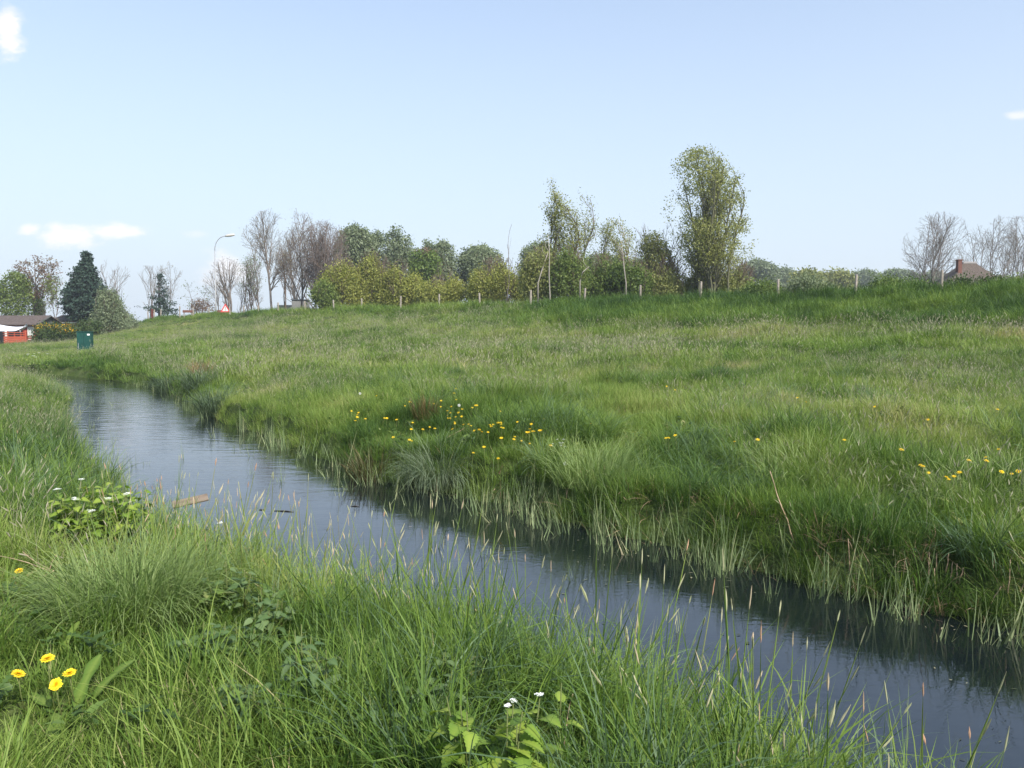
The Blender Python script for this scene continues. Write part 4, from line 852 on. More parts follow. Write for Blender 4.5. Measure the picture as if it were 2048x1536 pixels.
mb = MB(); mb.box(-5.2, -1.35, -.02, -.004, .0, 1.72); mb.build('porch_shade_panel', m_dark, root)  # flat dark panel on the wall, painting the shade inside the porch
mb = MB(); mb.box(-3.15, -2.85, -.06, -.022, .3, 1.55); mb.build('curtain', m_trim, root)
# deck fence in front of the cabin
Yd = 73.5; kd = pxw(Yd); X0 = (8 - CX) * kd; X1 = (52 - CX) * kd; zb = pt(30, 691, Yd)[2]
root = empty('deck_railing', (X0, Yd, zb), 'orange-red boarded deck railing in front of the cabin', 'railing')
w = X1 - X0
mb = MB()
for i in range(5): mb.box(.05, w - .05, -.02, .02, -.1 + i * .19, .08 + i * .19 - .008 , bev=.004)
mb.build('boards', m_orw, root)
mb = MB(); mb.box(.0, w, -.03, .03, .98, 1.03); mb.box(0, w, -.04, .04, 1.16, 1.22); mb.build('handrail', m_orw, root)
for f in (.2, .5, .8, 1.0): mb = MB(); mb.box(w * f - .05, w * f + .05, .021, .11, -.3, 1.38 if f in (.2, 1.0) else 1.2, bev=.01); mb.build('post', m_orw, root)
# awning
root = empty('canvas_awning', (X0, Yd, zb), 'white canvas awning sagging in front of the cabin', 'awning'); mb = MB()
n = 14; V = []; xa, xb = (-22 - 8) * kd, (53 - 8) * kd
zt0 = pt(0, 650, Yd)[2] - zb; zb0 = pt(0, 660, Yd)[2] - zb
for j, (dy, zz) in enumerate(((1.6, zt0 + .05), (.8, (zt0 + zb0) / 2 - .1), (0, zb0))):
    for i in range(n + 1):
        f = i / n; sag = -.22 * math.sin(PI * f) if j < 2 else -.10 * math.sin(PI * f); corner = .42 * max(0, (f - .72) / .28) ** 1.4 if j == 2 else 0.1 * max(0, (f - .8) / .2)
        V.append((xa + (xb - xa) * f, dy * (1 - .9 * max(0, (f - .8) / .2)), zz + sag + corner))
V2 = [(a, b, c - .012) for a, b, c in V]; P = []
for j in range(2):
    for i in range(n): q = [j * (n + 1) + i, j * (n + 1) + i + 1, (j + 1) * (n + 1) + i + 1, (j + 1) * (n + 1) + i]; P.append(q); P.append([x + 3 * (n + 1) for x in q[::-1]])
for i in range(n): a = 2 * (n + 1) + i; b = 3 * (n + 1); P.append([a, a + 1, a + 1 + b, a + b])
mb.add(V + V2, P); mb.build('cloth', m_cloth, root, True)
mb = MB(); xp = (41 - 8) * kd; mb.tube([(xp, .1, -.2), (xp, .1, zb0 + .25)], .03, 8); mb.build('pole', m_gal, root, True)
# second cabin
root, ze, kk = cabin('low_cabin', 'low cabin with a brown roof behind the hedge and dark conifer', 88, 108, 192, 632, 642, 684, 4.0, math.radians(-3), m_orw, m_orw, m_shin, False)
mb = MB(); mb.box(-4.6, .3, -.42, -.36, ze - .24, ze - .12); mb.build('gutter', m_trim, root)
mb = MB(); mb.box(-.95, -.72, 2.6, 2.85, 1.6, 3.6, bev=.01); mb.build('chimney', flat_mat('yellow_render', (.55, .36, .12)), root)
# grey outbuilding behind the verge
Y = 92; X, _, zg = place(595, Y); k = pxw(Y); zt = pt(595, 599, Y)[2] - zg
root = empty('grey_outbuilding', (X, Y, zg), 'low grey outbuilding with a dark flat roof beside the bare trees', 'outbuilding')
mb = MB(); mb.box(-.55, .75, 0, 3, -.3, zt - .06); mb.build('wall', noise_mat('grey_render', [(.3, (.13, .13, .125)), (.7, (.2, .2, .19))], scale=3), root)
mb = MB(); mb.box(-.65, .85, -.1, 3.1, zt - .059, zt + .03); mb.box(-2.2, -.66, -.1, 2.5, zt - .80, zt - .62); rf = mb.build('roof', flat_mat('dark_roof_edge', (.06, .07, .08)), root)
mb = MB(); mb.box(-2.1, -.56, 0, 2.4, -.3, zt - .801); mb.build('lean_to', flat_mat('grey_wall', (.15, .15, .15)), root)

# ------------------------------------------------------------------ thatched house
m_th = noise_mat('old_thatch', [(.3, (.055, .043, .036)), (.5, (.09, .072, .060)), (.72, (.13, .105, .088))], scale=5, rough=1, stretch=(3, 3, .5), bump=.8, bscale=18)
m_br = noise_mat('red_brick', [(.3, (.10, .045, .034)), (.7, (.155, .07, .052))], scale=12, rough=.9)
Y = 66; k = pxw(Y); X = (1930 - CX) * pxw(Y + 4); zg = hz(X, Y + 4); za = pt(1932, 526, Y + 4)[2] - zg
root = empty('thatched_house', (X, Y + 4, zg), 'house with a steep thatched hipped roof and a brick chimney behind the embankment', 'house')
mb = MB(); mb.box(-4.9, 4.9, -3.6, 3.6, -.4, 2.4); mb.build('wall', m_br, root)
rows = [(2.1, 5.6, 4.3), (3.0, 4.9, 3.4), (4.2, 3.8, 2.5), (za - 1.3, 1.9, 1.2), (za - .45, .95, .5), (za, .55, .12)]
V = []; P = []
for z_, a, b in rows: V += [(-a, -b, z_), (a, -b, z_), (a, b, z_), (-a, b, z_)]
for i in range(len(rows) - 1):
    for j in range(4): P.append([i*4+j, i*4+(j+1) % 4, (i+1)*4+(j+1) % 4, (i+1)*4+j])
P.append([20, 21, 22, 23]); P.append([3, 2, 1, 0]); mb = MB(); mb.add(V, P); rf = mb.build('roof', m_th, root)
mb = MB(); mb.box(-.58, .58, -.2, .2, za - .08, za + .10, bev=.03); mb.build('ridge', flat_mat('grey_ridge', (.28, .27, .26)), rf)
cx = (1911 - CX) * pxw(Y + 3.3) - X; mb = MB(); zc2 = pt(1911, 512, Y)[2] - zg; mb.box(cx - .17, cx + .17, -.9, -.5, za - 2.2, zc2 - .1, bev=.01); mb.box(cx - .20, cx + .20, -.93, -.47, zc2 - .099, zc2, bev=.01); mb.build('chimney', m_br, rf)
mb = MB(); mb.box(cx - .3, cx + .1, -1.55, -1.0, za - 2.15, za - 1.75); mb.build('skylight', flat_mat('grey_lead', (.36, .36, .37)), rf)
for xx in (-2.6, 0, 2.6): 
    mb = MB(); mb.box(xx - .5, xx + .5, -3.66, -3.603, .8, 2.0); wf = mb.build('window', m_trim, root); mb = MB(); mb.box(xx - .42, xx + .42, -3.68, -3.663, .88, 1.92); mb.build('pane', m_dark, wf)

# ------------------------------------------------------------------ dandelions
m_yel = leaf_mat('dandelion_petal', [(0, (.72, .40, .006)), (.5, (.80, .58, .02)), (1, (.85, .68, .05))], inst=False, trans=.2)
m_stem = leaf_mat('flower_stem', [(0, (.13, .16, .05)), (1, (.2, .2, .08))], inst=False)
m_leafb = leaf_mat('broad_leaf', [(0, (.05, .10, .02)), (.5, (.10, .17, .03)), (1, (.17, .24, .05))], inst=False, trans=.35, rough=.45)
m_nettle = leaf_mat('nettle_leaf', [(0, (.05, .09, .035)), (.5, (.08, .14, .05)), (1, (.13, .19, .075))], inst=False, trans=.3)
def flower_head(rng, R, n1=44, rings=4):
    V = []; Q = []; v = []
    for j in range(rings):
        rr = R * (1 - .23 * j); nn = int(n1 * (1 - .18 * j)); lift = .10 + .28 * j
        for i in range(nn):
            a = 2 * PI * i / nn + rng.normal(0, .05) + j; L = rr * rng.uniform(.85, 1.08); w = R * .085; el = lift + rng.normal(0, .06)
            c, s = math.cos(a), math.sin(a); b = len(V)
            for f, ww, e in ((.05, .5, 0), (.6, 1, .5), (1, .7, 1)):
                for sg in (-1, 1): V.append((c * L * f * math.cos(el) - s * w * ww * sg, s * L * f * math.cos(el) + c * w * ww * sg, L * f * math.sin(el) * 1.0 + j * R * .04))
            Q += [[b, b + 1, b + 3, b + 2], [b + 2, b + 3, b + 5, b + 4]]; v += [min(1, max(0, .75 - .22 * j + rng.normal(0, .1)))] * 6
    return V, Q, v
def leaf_shape(L, W, teeth=0, kind='ovate', droop=.3, fold=.25, n=14):
    """a leaf along +x: rows of left edge, midrib, right edge"""
    V = []; Q = []
    for i in range(n + 1):
        t = i / n
        if kind == 'heart': w = (math.sin(PI * min(1, t ** .55)) ** .8) * (1 - t * .25)
        elif kind == 'dock': w = math.sin(PI * (t * .96 + .02)) ** .55 * (.75 + .25 * math.sin(t * 9))
        elif kind == 'dandelion': w = (t ** .7) * (.35 + .65 * ((i * .5) % 1 > .2)) * (1 - t ** 6)
        else: w = math.sin(PI * t ** .62) ** .9
        if teeth and 0 < i < n: w *= 1 + (.16 if i % 2 else -.14)
        w = max(w, .01) * W / 2; x = L * t; z = -droop * L * t * t
        V += [(x, -w, z + fold * w), (x, 0, z), (x, w, z + fold * w)]
    if kind == 'heart':
        for k in (0, 1, 2): pass
        V[0] = (-.12 * L, -W * .22, 0); V[2] = (-.12 * L, W * .22, 0)
    for i in range(n):
        a = i * 3; Q += [[a, a + 3, a + 4, a + 1], [a + 1, a + 4, a + 5, a + 2]]
    return np.array(V), np.array(Q)
def xf(V, pos, az, el, roll=0, s=1):
    V = np.array(V) * s; c, sn = math.cos(roll), math.sin(roll); V = np.stack([V[:, 0], V[:, 1] * c - V[:, 2] * sn, V[:, 1] * sn + V[:, 2] * c], 1)
    c, sn = math.cos(el), math.sin(el); V = np.stack([V[:, 0] * c - V[:, 2] * sn, V[:, 1], V[:, 0] * sn + V[:, 2] * c], 1)
    c, sn = math.cos(az), math.sin(az); V = np.stack([V[:, 0] * c - V[:, 1] * sn, V[:, 0] * sn + V[:, 1] * c, V[:, 2]], 1)
    return V + np.array(pos)
class Acc:
    def __init__(s): s.V = []; s.Q = []; s.v = []; s.n = 0
    def add(s, V, Q, v):
        s.V.append(np.asarray(V, float)); s.Q.append(np.asarray(Q) + s.n); s.v.append(np.full(len(V), v) if np.isscalar(v) else np.asarray(v)); s.n += len(V)
    def build(s, name, mat, parent, smooth=True): return mk(name, np.vstack(s.V), np.vstack(s.Q), mats=[mat], v=np.concatenate(s.v), parent=parent, smooth=smooth)
rng = rg(5)
near_d = [(95, 1311, .24, 'highest of the four large dandelions at the lower left', .15), (36, 1343, .17, 'large dandelion tilted to the left, leftmost of the lower left group', -.5), (139, 1342, .16, 'large flat dandelion above the broad dock leaf', .1),
          (112, 1364, .16, 'large dandelion facing up, lowest of the lower left group', .75), (38, 1138, .20, 'single large dandelion by the left edge beside dry stems', .2)]
for i, (px, py, h, lab, tl) in enumerate(near_d):
    X, Y, zg = at_height(px, py, h); root = empty('dandelion', (X, Y, zg), lab, 'dandelion', 'large dandelions in the near grass')
    mb = MB(); mb.tube([(.02, .01, -.02), (.006, 0, h * .5), (0, 0, h - .012)], [.0028, .0024, .0022], 6); mb.build('stem', m_stem, root, True)
    V, Q, v = flower_head(rng, .0235 if i < 4 else .021); V = np.array(V); 
    el = tl + .15; c, s = math.cos(el), math.sin(el); V = np.stack([V[:, 0], V[:, 1] * c - V[:, 2] * s, V[:, 1] * s + V[:, 2] * c], 1) if tl > 0 else xf(V, (0, 0, 0), 0, tl * .8)
    V[:, 2] = V[:, 2]
    if tl > 0: V = np.stack([V[:, 0], V[:, 1], V[:, 2]], 1)
    mk('flower_head', V + [0, 0, h - .012], Q, mats=[m_yel], v=v, parent=root)
    A = Acc()
    for j in range(6):
        lv, lq = leaf_shape(rng.uniform(.08, .12), .024, kind='dandelion', n=16, droop=.5); A.add(xf(lv, (.02, .01, 0), rng.random() * 6.28, rng.uniform(.4, .9)), lq, rng.random())
    A.build('leaves', m_leafb, root)
# small ones on the far bank
lp = [(723,128),(710,160),(180,178),(415,222),(408,218),(375,248),(572,232),(622,212),(620,252),(725,208),(692,250),(765,270),(835,260),(857,243),(866,245),(665,282),(688,293),(665,316),(722,324),(762,320),(668,331),(685,331),(715,360),(716,372),(428,360),(418,407),(545,393),(580,402),(497,408),(700,405),(775,375),(810,372),(825,385),(848,415),(883,411),(900,425),(942,430),(955,375),(978,374),(965,387),(1010,364),(1030,362),(1032,374),(1033,397),(1047,399),(1090,327),(1143,356),(1325,335),(1252,353),(1238,370),(1228,404),(1207,430),(1220,432),(1245,423),(1257,424),(1293,417),(1302,417),(1125,457),(1119,475),(1171,484),(1033,468),(1227,507),(915,528),(842,583),(295,464),(405,488),(422,497),(58,292),(50,310),(50,322),(36,348),(105,335),(235,333),(252,332),(318,340),(10,282),(1366,167),(1642,372),(1012,630),(1370,519),(740,293),(1025,285)]
rp = [(888,118),(932,140),(1283,163),(1575,20),(1555,231),(215,327),(228,323),(262,310),(566,343),(685,333),(1128,337),(1420,387),(1918,380),(1852,424),(1855,443),(1766,440),(1717,500),(1517,465),(1530,470),(1560,502),(1650,525),(1662,538),(1690,520),(1933,497),(1985,508),(2020,496),(1912,178),(218,60),(262,78)]
fl = [(x / 3.413 + 700, y / 3.413 + 740) for x, y in lp] + [(x / 2.56 + 1248, y / 2.56 + 750) for x, y in rp]
root0 = empty('small_dandelion', (0, 0, 0), 'x', 'dandelion')
V, Q, v = flower_head(rng, .021, 22, 3); V = np.array(V); V = np.stack([V[:, 0], V[:, 1] * math.cos(.35) - V[:, 2] * math.sin(.35), V[:, 1] * math.sin(.35) + V[:, 2] * math.cos(.35)], 1)
mk('flower_head', V, Q, mats=[m_yel], v=v, parent=root0)
mb = MB(); mb.tube([(.01, 0, -.3), (0, 0, -.005)], .003, 5); mb.build('stem', m_stem, root0, True)
HF = .24
def dlabel(px, py):
    if px > 1700: return 'small yellow dandelion near the right edge of the far field', 'dandelions near the right edge of the field'
    if px > 1290: return 'small scattered dandelion right of the white flower cluster', 'dandelions right of the white flowers'
    if px < 800: return 'small dandelion left of the brown rush tuft on the far bank', 'dandelions left of the brown rush tuft'
    if px < 880: return 'small dandelion close beside the brown rush tuft', 'dandelions beside the brown rush tuft'
    if px < 990: return 'small dandelion in the dense patch right of the brown rush tuft', 'dandelions in the dense patch'
    return 'small dandelion between the dense patch and the white flower cluster', 'dandelions left of the white flowers'
for i, (px, py) in enumerate(fl):
    HF = .20 if px < 1290 else .30; X, Y, zg = at_height(px, py, HF, r0=4); o = root0 if i == 0 else copy_tree(root0)
    o.location = (X, Y, zg + HF); s = rng.uniform(.8, 1.25) * (1.1 if (px, py) in ((1,1),) else 1); o.scale = (s, s, s); o.rotation_euler = (rng.normal(0, .15), rng.normal(0, .15), rng.normal(0, .6))
    lb, gp = dlabel(px, py); o['label'] = lb; o['group'] = gp
# white flower cluster
m_white = leaf_mat('white_petal', [(0, (.70, .72, .70)), (1, (.85, .86, .84))], inst=False, trans=.2)
def blob_cluster(rng, R, n, s):
    V = []; Q = []; v = []
    for i in range(n):
        p = rng.normal(0, R * .45, 3); p[2] *= .4
        for k in range(4):
            a = k * PI / 2 + rng.random(); c, sn = math.cos(a), math.sin(a); b = len(V); w = s * .5
            V += [tuple(p), (p[0] + c * s - sn * w, p[1] + sn * s + c * w, p[2] + s * .3), (p[0] + c * s * 1.5, p[1] + sn * s * 1.5, p[2] + s * .25), (p[0] + c * s + sn * w, p[1] + sn * s - c * w, p[2] + s * .3)]
            Q.append([b, b + 1, b + 2, b + 3]); v += [rng.random()] * 4
    return np.array(V), np.array(Q), v
X, Y, zg = at_height(1115, 886, .25, r0=4); root = empty('white_flower_plant', (X, Y, zg), 'cluster of small white flowers on the far bank', 'white flowers')
A = Acc(); S = MB()
for i in range(9):
    a, b = rng.normal(0, .055), rng.normal(0, .05); V, Q, v = blob_cluster(rng, .016, 7, .006); A.add(V + [a, b, .25 + rng.normal(0, .03)], Q, v); S.tube([(a * .3, b * .3, -.02), (a, b, .24)], .002, 4)
A.build('flowers', m_white, root); S.build('stems', m_stem, root, True)
for (px, py, lab) in [(720, 788, 'round white dandelion seed clock, leftmost on the far bank'), (1131, 930, 'white seed clock on a tall stalk above the reeds'), (918, 812, 'white seed clock among the dense dandelions')]:
    X, Y, zg = at_height(px, py, .3, r0=4); root = empty('dandelion_clock', (X, Y, zg), lab, 'dandelion clock')
    V = []; Q = []; 
    d = rng.normal(0, 1, (160, 3)); d /= np.linalg.norm(d, axis=1)[:, None]; a = np.cross(d, rng.normal(0, 1, (160, 3))); a /= np.linalg.norm(a, axis=1)[:, None]; bb = np.cross(d, a)
    V = np.stack([d * .006 - a * .001, d * .006 + a * .001, d * .023 + a * .005, d * .023 - a * .005], 1).reshape(-1, 3) + [0, 0, .3]
    mk('seed_head', V, np.arange(640).reshape(-1, 4), mats=[m_white], v=rng.random(640), parent=root)
    mb = MB(); mb.tube([(.02, 0, -.02), (0, 0, .3)], .003, 5); mb.build('stem', m_stem, root, True)

# ------------------------------------------------------------------ broad leaved plants
def herb(name, label, cat, px, py, h, stems, leafL, leafW, kind, mat, flowers=0, teeth=1, seed=0, spread=.05, nodes=6, group=None, splay=.25, fscale=1.0, base_leaves=0):
    rng = rg(500 + seed); X, Y, zg = at_height(px, py, h); root = empty(name, (X, Y, zg), label, cat, group); S = MB(); A = Acc(); FL = Acc()
    for i in range(stems):
        a0 = rng.random() * 6.28; rr = spread * math.sqrt(rng.random()); bx, by = rr * math.cos(a0), rr * math.sin(a0); t = splay * rng.uniform(0, 1); H = h * (rng.uniform(.72, 1.0) if i else 1.0)
        dx, dy = math.cos(a0) * math.tan(t), math.sin(a0) * math.tan(t); top = (bx + dx * H, by + dy * H, H)
        S.tube([(bx, by, -.03), (bx + dx * H * .4, by + dy * H * .4, H * .5), top], [.0035, .003, .002], 6); az = rng.random() * 6.28
        for k in range(nodes):
            f = .18 + .8 * k / nodes; sc = (1.0 - .55 * f) if kind != 'nettle' else (.6 + .4 * math.sin(PI * f)) ; az += PI / 2 + rng.normal(0, .3)
            for s in (0, PI):
                if rng.random() < .12: continue
                lv, lq = leaf_shape(leafL * sc * rng.uniform(.8, 1.15), leafW * sc, teeth, 'heart' if kind == 'heart' else 'ovate', droop=rng.uniform(.15, .5), fold=.2)
                pos = np.array([bx + dx * H * f, by + dy * H * f, H * f]); off = leafL * .35 * sc; aa = az + s + rng.normal(0, .25); p2 = pos + [math.cos(aa) * off, math.sin(aa) * off, off * .4]
                S.tube([pos, p2], .0013, 4); A.add(xf(lv, p2, aa, rng.uniform(-.35, .45), rng.normal(0, .3)), lq, np.clip(rng.normal(.45, .22) + .25 * f + np.tile([-.08, .22, -.08], len(lv) // 3), 0, 1))
        if i < flowers:
            V, Q, v = blob_cluster(rng, .014 * fscale, 14, .0062 * fscale); mk('flower', V + np.array(top) + [0, 0, .01], Q, mats=[m_white], v=v, parent=root)
    S.build('stems', m_stem, root, True); A.build('leaves', mat, root)
    return root
m_gm = leaf_mat('garlic_mustard_leaf', [(0, (.09, .16, .025)), (.5, (.16, .26, .04)), (1, (.28, .36, .06))], inst=False, trans=.4, rough=.45)
herb('white_flowered_herb', 'toothed yellow-green herb with two white flower heads at the bottom of the picture', 'herb', 1000, 1396, .40, 9, .115, .115, 'heart', m_gm, 3, seed=1, spread=.10, nodes=6, splay=.22, group='heart leaved white flowered herbs', fscale=.75)
herb('white_flowered_herb', 'single stemmed heart leaved herb right of the two white flower heads', 'herb', 1112, 1372, .40, 1, .085, .075, 'heart', m_gm, 0, seed=2, spread=.02, nodes=5, splay=.05, group='heart leaved white flowered herbs')
herb('white_flowered_herb', 'big round bushy herb dotted with white flowers on the left bank', 'herb', 196, 968, .50, 34, .10, .10, 'heart', m_gm, 8, seed=3, spread=.26, nodes=9, splay=.22, group='heart leaved white flowered herbs', fscale=1.3)
herb('white_flowered_herb', 'small bright yellow-green herb with one white flower near the water', 'herb', 430, 1050, .42, 4, .06, .055, 'heart', m_gm, 1, seed=4, spread=.05, nodes=6, splay=.1, group='heart leaved white flowered herbs', fscale=1.3)
herb('white_flowered_herb', 'low yellow-green herb just right of the bottom centre dry stalk', 'herb', 1142, 1512, .22, 3, .05, .045, 'heart', m_gm, 0, seed=5, spread=.05, nodes=4, group='heart leaved white flowered herbs')
herb('white_flowered_herb', 'herb with white flowers at the far end of the left bank', 'herb', 75, 712, .7, 12, .10, .09, 'heart', m_gm, 9, seed=6, spread=.4, nodes=5, group='heart leaved white flowered herbs', fscale=3)
for i, (px, py, h, n, lab) in enumerate([(598, 1268, .34, 5, 'largest dark nettle clump in the near grass'), (510, 1366, .16, 3, 'small nettle left of the largest nettle clump'), (430, 1370, .14, 3, 'low nettle shoot left of the small nettle'), (395, 1245, .2, 4, 'nettle in the dark hollow below the arching tussock'),
                                    (470, 1236, .2, 4, 'nettle at the right side of the dark hollow'), (520, 1190, .24, 5, 'nettle patch between the arching tussock and the foxtails'), (455, 1130, .26, 4, 'nettle behind the big arching tussock'), (790, 1390, .2, 4, 'nettle below the foxtail grass'), (870, 1330, .24, 4, 'nettle among the foxtail grass')]):
    herb('nettle', lab, 'nettle', px, py, h, n, .062, .038, 'nettle', m_nettle, 0, seed=20 + i, spread=.10 if i else .12, nodes=7, splay=.25, group='nettles in the near grass')
# dock leaves beside the dandelions
for i, (px, py, L, W, az, el, lab) in enumerate([(152, 1398, .17, .062, 1.45, 1.1, 'broad upright dock leaf beside the lowest dandelion'), (188, 1378, .15, .055, .9, .9, 'dock leaf leaning right of the broad upright one'), (100, 1392, .16, .06, 2.6, .3, 'dock leaf lying left below the lowest dandelion'), (120, 1405, .15, .055, -1.2, .25, 'dock leaf lying flat in front of the broad upright one'), (125, 1290, .12, .04, 1.3, 1.2, 'narrow dock leaf behind the highest dandelion')]):
    X, Y, zg = at_height(px, py + 12, .04); V, Q = leaf_shape(L, W, 0, 'dock', droop=.35, fold=.22, n=22); o = mk('dock_leaf', xf(V, (0, 0, .0), az, el, 0, 1.15), Q, mats=[m_leafb], v=np.tile([.3, .95, .3], len(V) // 3) + .08 * i, smooth=True)
    o.location = (X, Y, zg + .02); tag(o, lab, 'leaf', 'dock leaves by the dandelions')

def weed(rng, n, L, W):
    A = Acc()
    for i in range(n):
        lv, lq = leaf_shape(L * rng.uniform(.6, 1.15), W * rng.uniform(.7, 1.2), 1, ['ovate', 'heart', 'dandelion'][rng.integers(3)], droop=rng.uniform(.2, .8), n=8)
        A.add(xf(lv, (rng.normal(0, .02), rng.normal(0, .02), rng.uniform(0, .06)), rng.random() * 6.28, rng.uniform(.1, 1.0), rng.normal(0, .3)), lq, rng.random())
    return mk('weed', np.vstack(A.V), np.vstack(A.Q), mats=[m_weed], v=np.concatenate(A.v), link=False, smooth=True)
m_weed = leaf_mat('weed_leaf', [(0, (.04, .075, .025)), (.4, (.08, .14, .035)), (.75, (.14, .21, .05)), (1, (.24, .24, .10))], trans=.35, rough=.5)
r = rg(77); WD = [weed(r, 9, .062, .030) for _ in range(5)]
X, Y, z, ds, far, dC, kC, cs, rng2 = sample(15, [(1.5, 6, 9), (6, 14, 5), (14, 30, 1.6)])
ok = (ds > .1) & (cs | ~far) & (fbm(X, Y, 1.1, 81, 2) > .44); q = np.stack([X, Y, z + .07], 1)[ok]
scatter('low_weeds', q, WD, .7 + .8 * rng2.random(len(q)), rng2.random(len(q)) * .8 + .1, 170, 'small broad leaved weeds scattered through the grass', 'weeds')
def scrap(rng):
    A = Acc()
    for i in range(3):
        lv, lq = leaf_shape(rng.uniform(.012, .05), rng.uniform(.004, .02), 0, 'ovate', droop=.05, fold=.05, n=5); A.add(xf(lv, (rng.normal(0, .12), rng.normal(0, .12), .004), rng.random() * 6.28, 0), lq, rng.random())
    return mk('scrap', np.vstack(A.V), np.vstack(A.Q), mats=[m_scrap], v=np.concatenate(A.v), link=False)
m_scrap = leaf_mat('floating_scrap', [(0, (.04, .05, .03)), (.5, (.14, .15, .08)), (1, (.30, .27, .18))], trans=.1)
SC = [scrap(r) for _ in range(4)]
X, Y, z, ds, far, dC, kC, cs, rng2 = sample(16, [(3, 12, 9), (12, 40, 3.5)])
ok = (ds < -.05) & (rng2.random(len(X)) < np.where(ds > -.5, .7, .12) + .5 * (Y > 24)); q = np.stack([X, Y, X * 0 + .001], 1)[ok]
scatter('floating_debris', q, SC, .7 + .7 * rng2.random(len(q)), rng2.random(len(q)) * .9, 171, 'tiny leaf scraps and weed bits floating near the ditch edges', 'debris', tiltamt=0.0)

# ------------------------------------------------------------------ distinct tussocks
def tussock(name, label, px, py, n, L, w, spread, curl, mat, tv, seed, tilt=.35, base=0, cat='grass tussock'):
    X, Y, zg = at_height(px, py, base, r0=1.5); rng = rg(seed); V, Q, T, v, *_ = blades(rng, n, L, w, spread, tilt=tilt, curl=curl, segs=6, lvar=.25)
    o = mk(name, V, Q, T, mats=[mat], v=(v - .5) * .6 + tv); o.location = (X, Y, zg); tag(o, label, cat); return o
m_grass1 = leaf_mat('tussock_blade', [(0, (.09, .15, .045)), (.5, (.165, .24, .075)), (1, (.26, .32, .13))], inst=False, trans=.4)
m_gray1 = leaf_mat('grey_tussock_blade', [(0, (.06, .095, .05)), (.5, (.125, .175, .10)), (1, (.23, .28, .18))], inst=False, trans=.3)
m_brown1 = leaf_mat('brown_rush_blade', [(0, (.05, .055, .02)), (.5, (.12, .09, .035)), (1, (.25, .15, .08))], inst=False, trans=.2)
tussock('grass_tussock', 'grey-green drooping tussock hanging over the far water edge', 878, 972, 760, .72, .006, .24, 1.9, m_gray1, .6, 1)
tussock('rush_tuft', 'brown and dark green rush tuft among the far dandelions', 851, 842, 260, .36, .007, .20, .5, m_brown1, .45, 2, tilt=.25)
tussock('rush_tuft', 'rust brown dead rush tuft high on the far bank at the left', 403, 752, 260, .50, .012, .3, .6, m_brown1, .85, 3, tilt=.3)
tussock('grass_tussock', 'dark grey tussock at the water edge where the ditch bends', 432, 832, 420, .75, .013, .35, 1.3, m_gray1, .15, 4)
tussock('grass_tussock', 'dark tussock with a shadowed foot at the far water bend', 334, 785, 300, .7, .014, .3, 1.3, m_gray1, .1, 5)
tussock('grass_tussock', 'grey tussock just behind the dark one at the bend', 395, 776, 300, .65, .013, .35, 1.3, m_gray1, .3, 6)
tussock('grass_tussock', 'largest arching tussock in the near grass at the left', 262, 1225, 1300, .40, .0048, .30, 1.5, m_grass1, .55, 7, tilt=.38)
tussock('grass_tussock', 'bluish arching blades at the left flank of the largest tussock', 175, 1215, 300, .36, .005, .16, 1.8, m_grass1, .75, 8, tilt=.5)
tussock('grass_tussock', 'long bladed tussock right of the largest arching one', 372, 1205, 620, .38, .0048, .22, 1.5, m_grass1, .5, 9, tilt=.4)
tussock('grass_tussock', 'pale arching tussock near the right edge above the reeds', 1960, 1010, 520, .55, .006, .45, 1.8, m_grass1, .85, 10, tilt=.6)
tussock('grass_tussock', 'tall grey-green tussock on the far bank right of the white flowers', 1190, 965, 520, .55, .006, .45, 1.1, m_grass1, .6, 11)
tussock('grass_tussock', 'wind swept pale tussock above the far reeds', 1620, 960, 420, .5, .006, .5, 1.5, m_grass1, .7, 12)
tussock('rush_tuft', 'brownish rush tuft at the far water edge left of the grey tussock', 745, 955, 300, .45, .008, .3, .9, m_brown1, .2, 13)

# ------------------------------------------------------------------ dry stalks, sticks and board
m_stalk = noise_mat('dry_stalk', [(.3, (.26, .18, .11)), (.7, (.42, .32, .21))], scale=20, rough=.8)
def stalk(name, label, a, b, r, cat, mat=m_stalk, group=None, bend=.04, kinks=4, seed=0):
    """a, b: (px, py, height above ground/water) of the foot and the tip; the tip stands at the foot's distance"""
    X, Y, zg = at_height(a[0], a[1], a[2]); rn = random.Random(seed); tip = pt(b[0], b[1], Y + b[2]); P0 = np.array((X, Y, zg + a[2] - .03)); P1 = np.array(tip); L = np.linalg.norm(P1 - P0)
    P = [P0 + (P1 - P0) * t + np.array([rn.gauss(0, 1), rn.gauss(0, 1), rn.gauss(0, .5)]) * L * bend * math.sin(PI * t) for t in np.linspace(0, 1, kinks + 1)]
    mb = MB(); mb.tube([p - P0 for p in P], [r * (1 - .5 * i / kinks) for i in range(kinks + 1)], 6); o = mb.build(name, mat, None, True); o.location = P0; tag(o, label, cat, group); return o
gs = 'cut dry reed stalks on the far bank'
C = lambda x, y: (x / 4.571 + 1600, y / 4.571 + 1000)
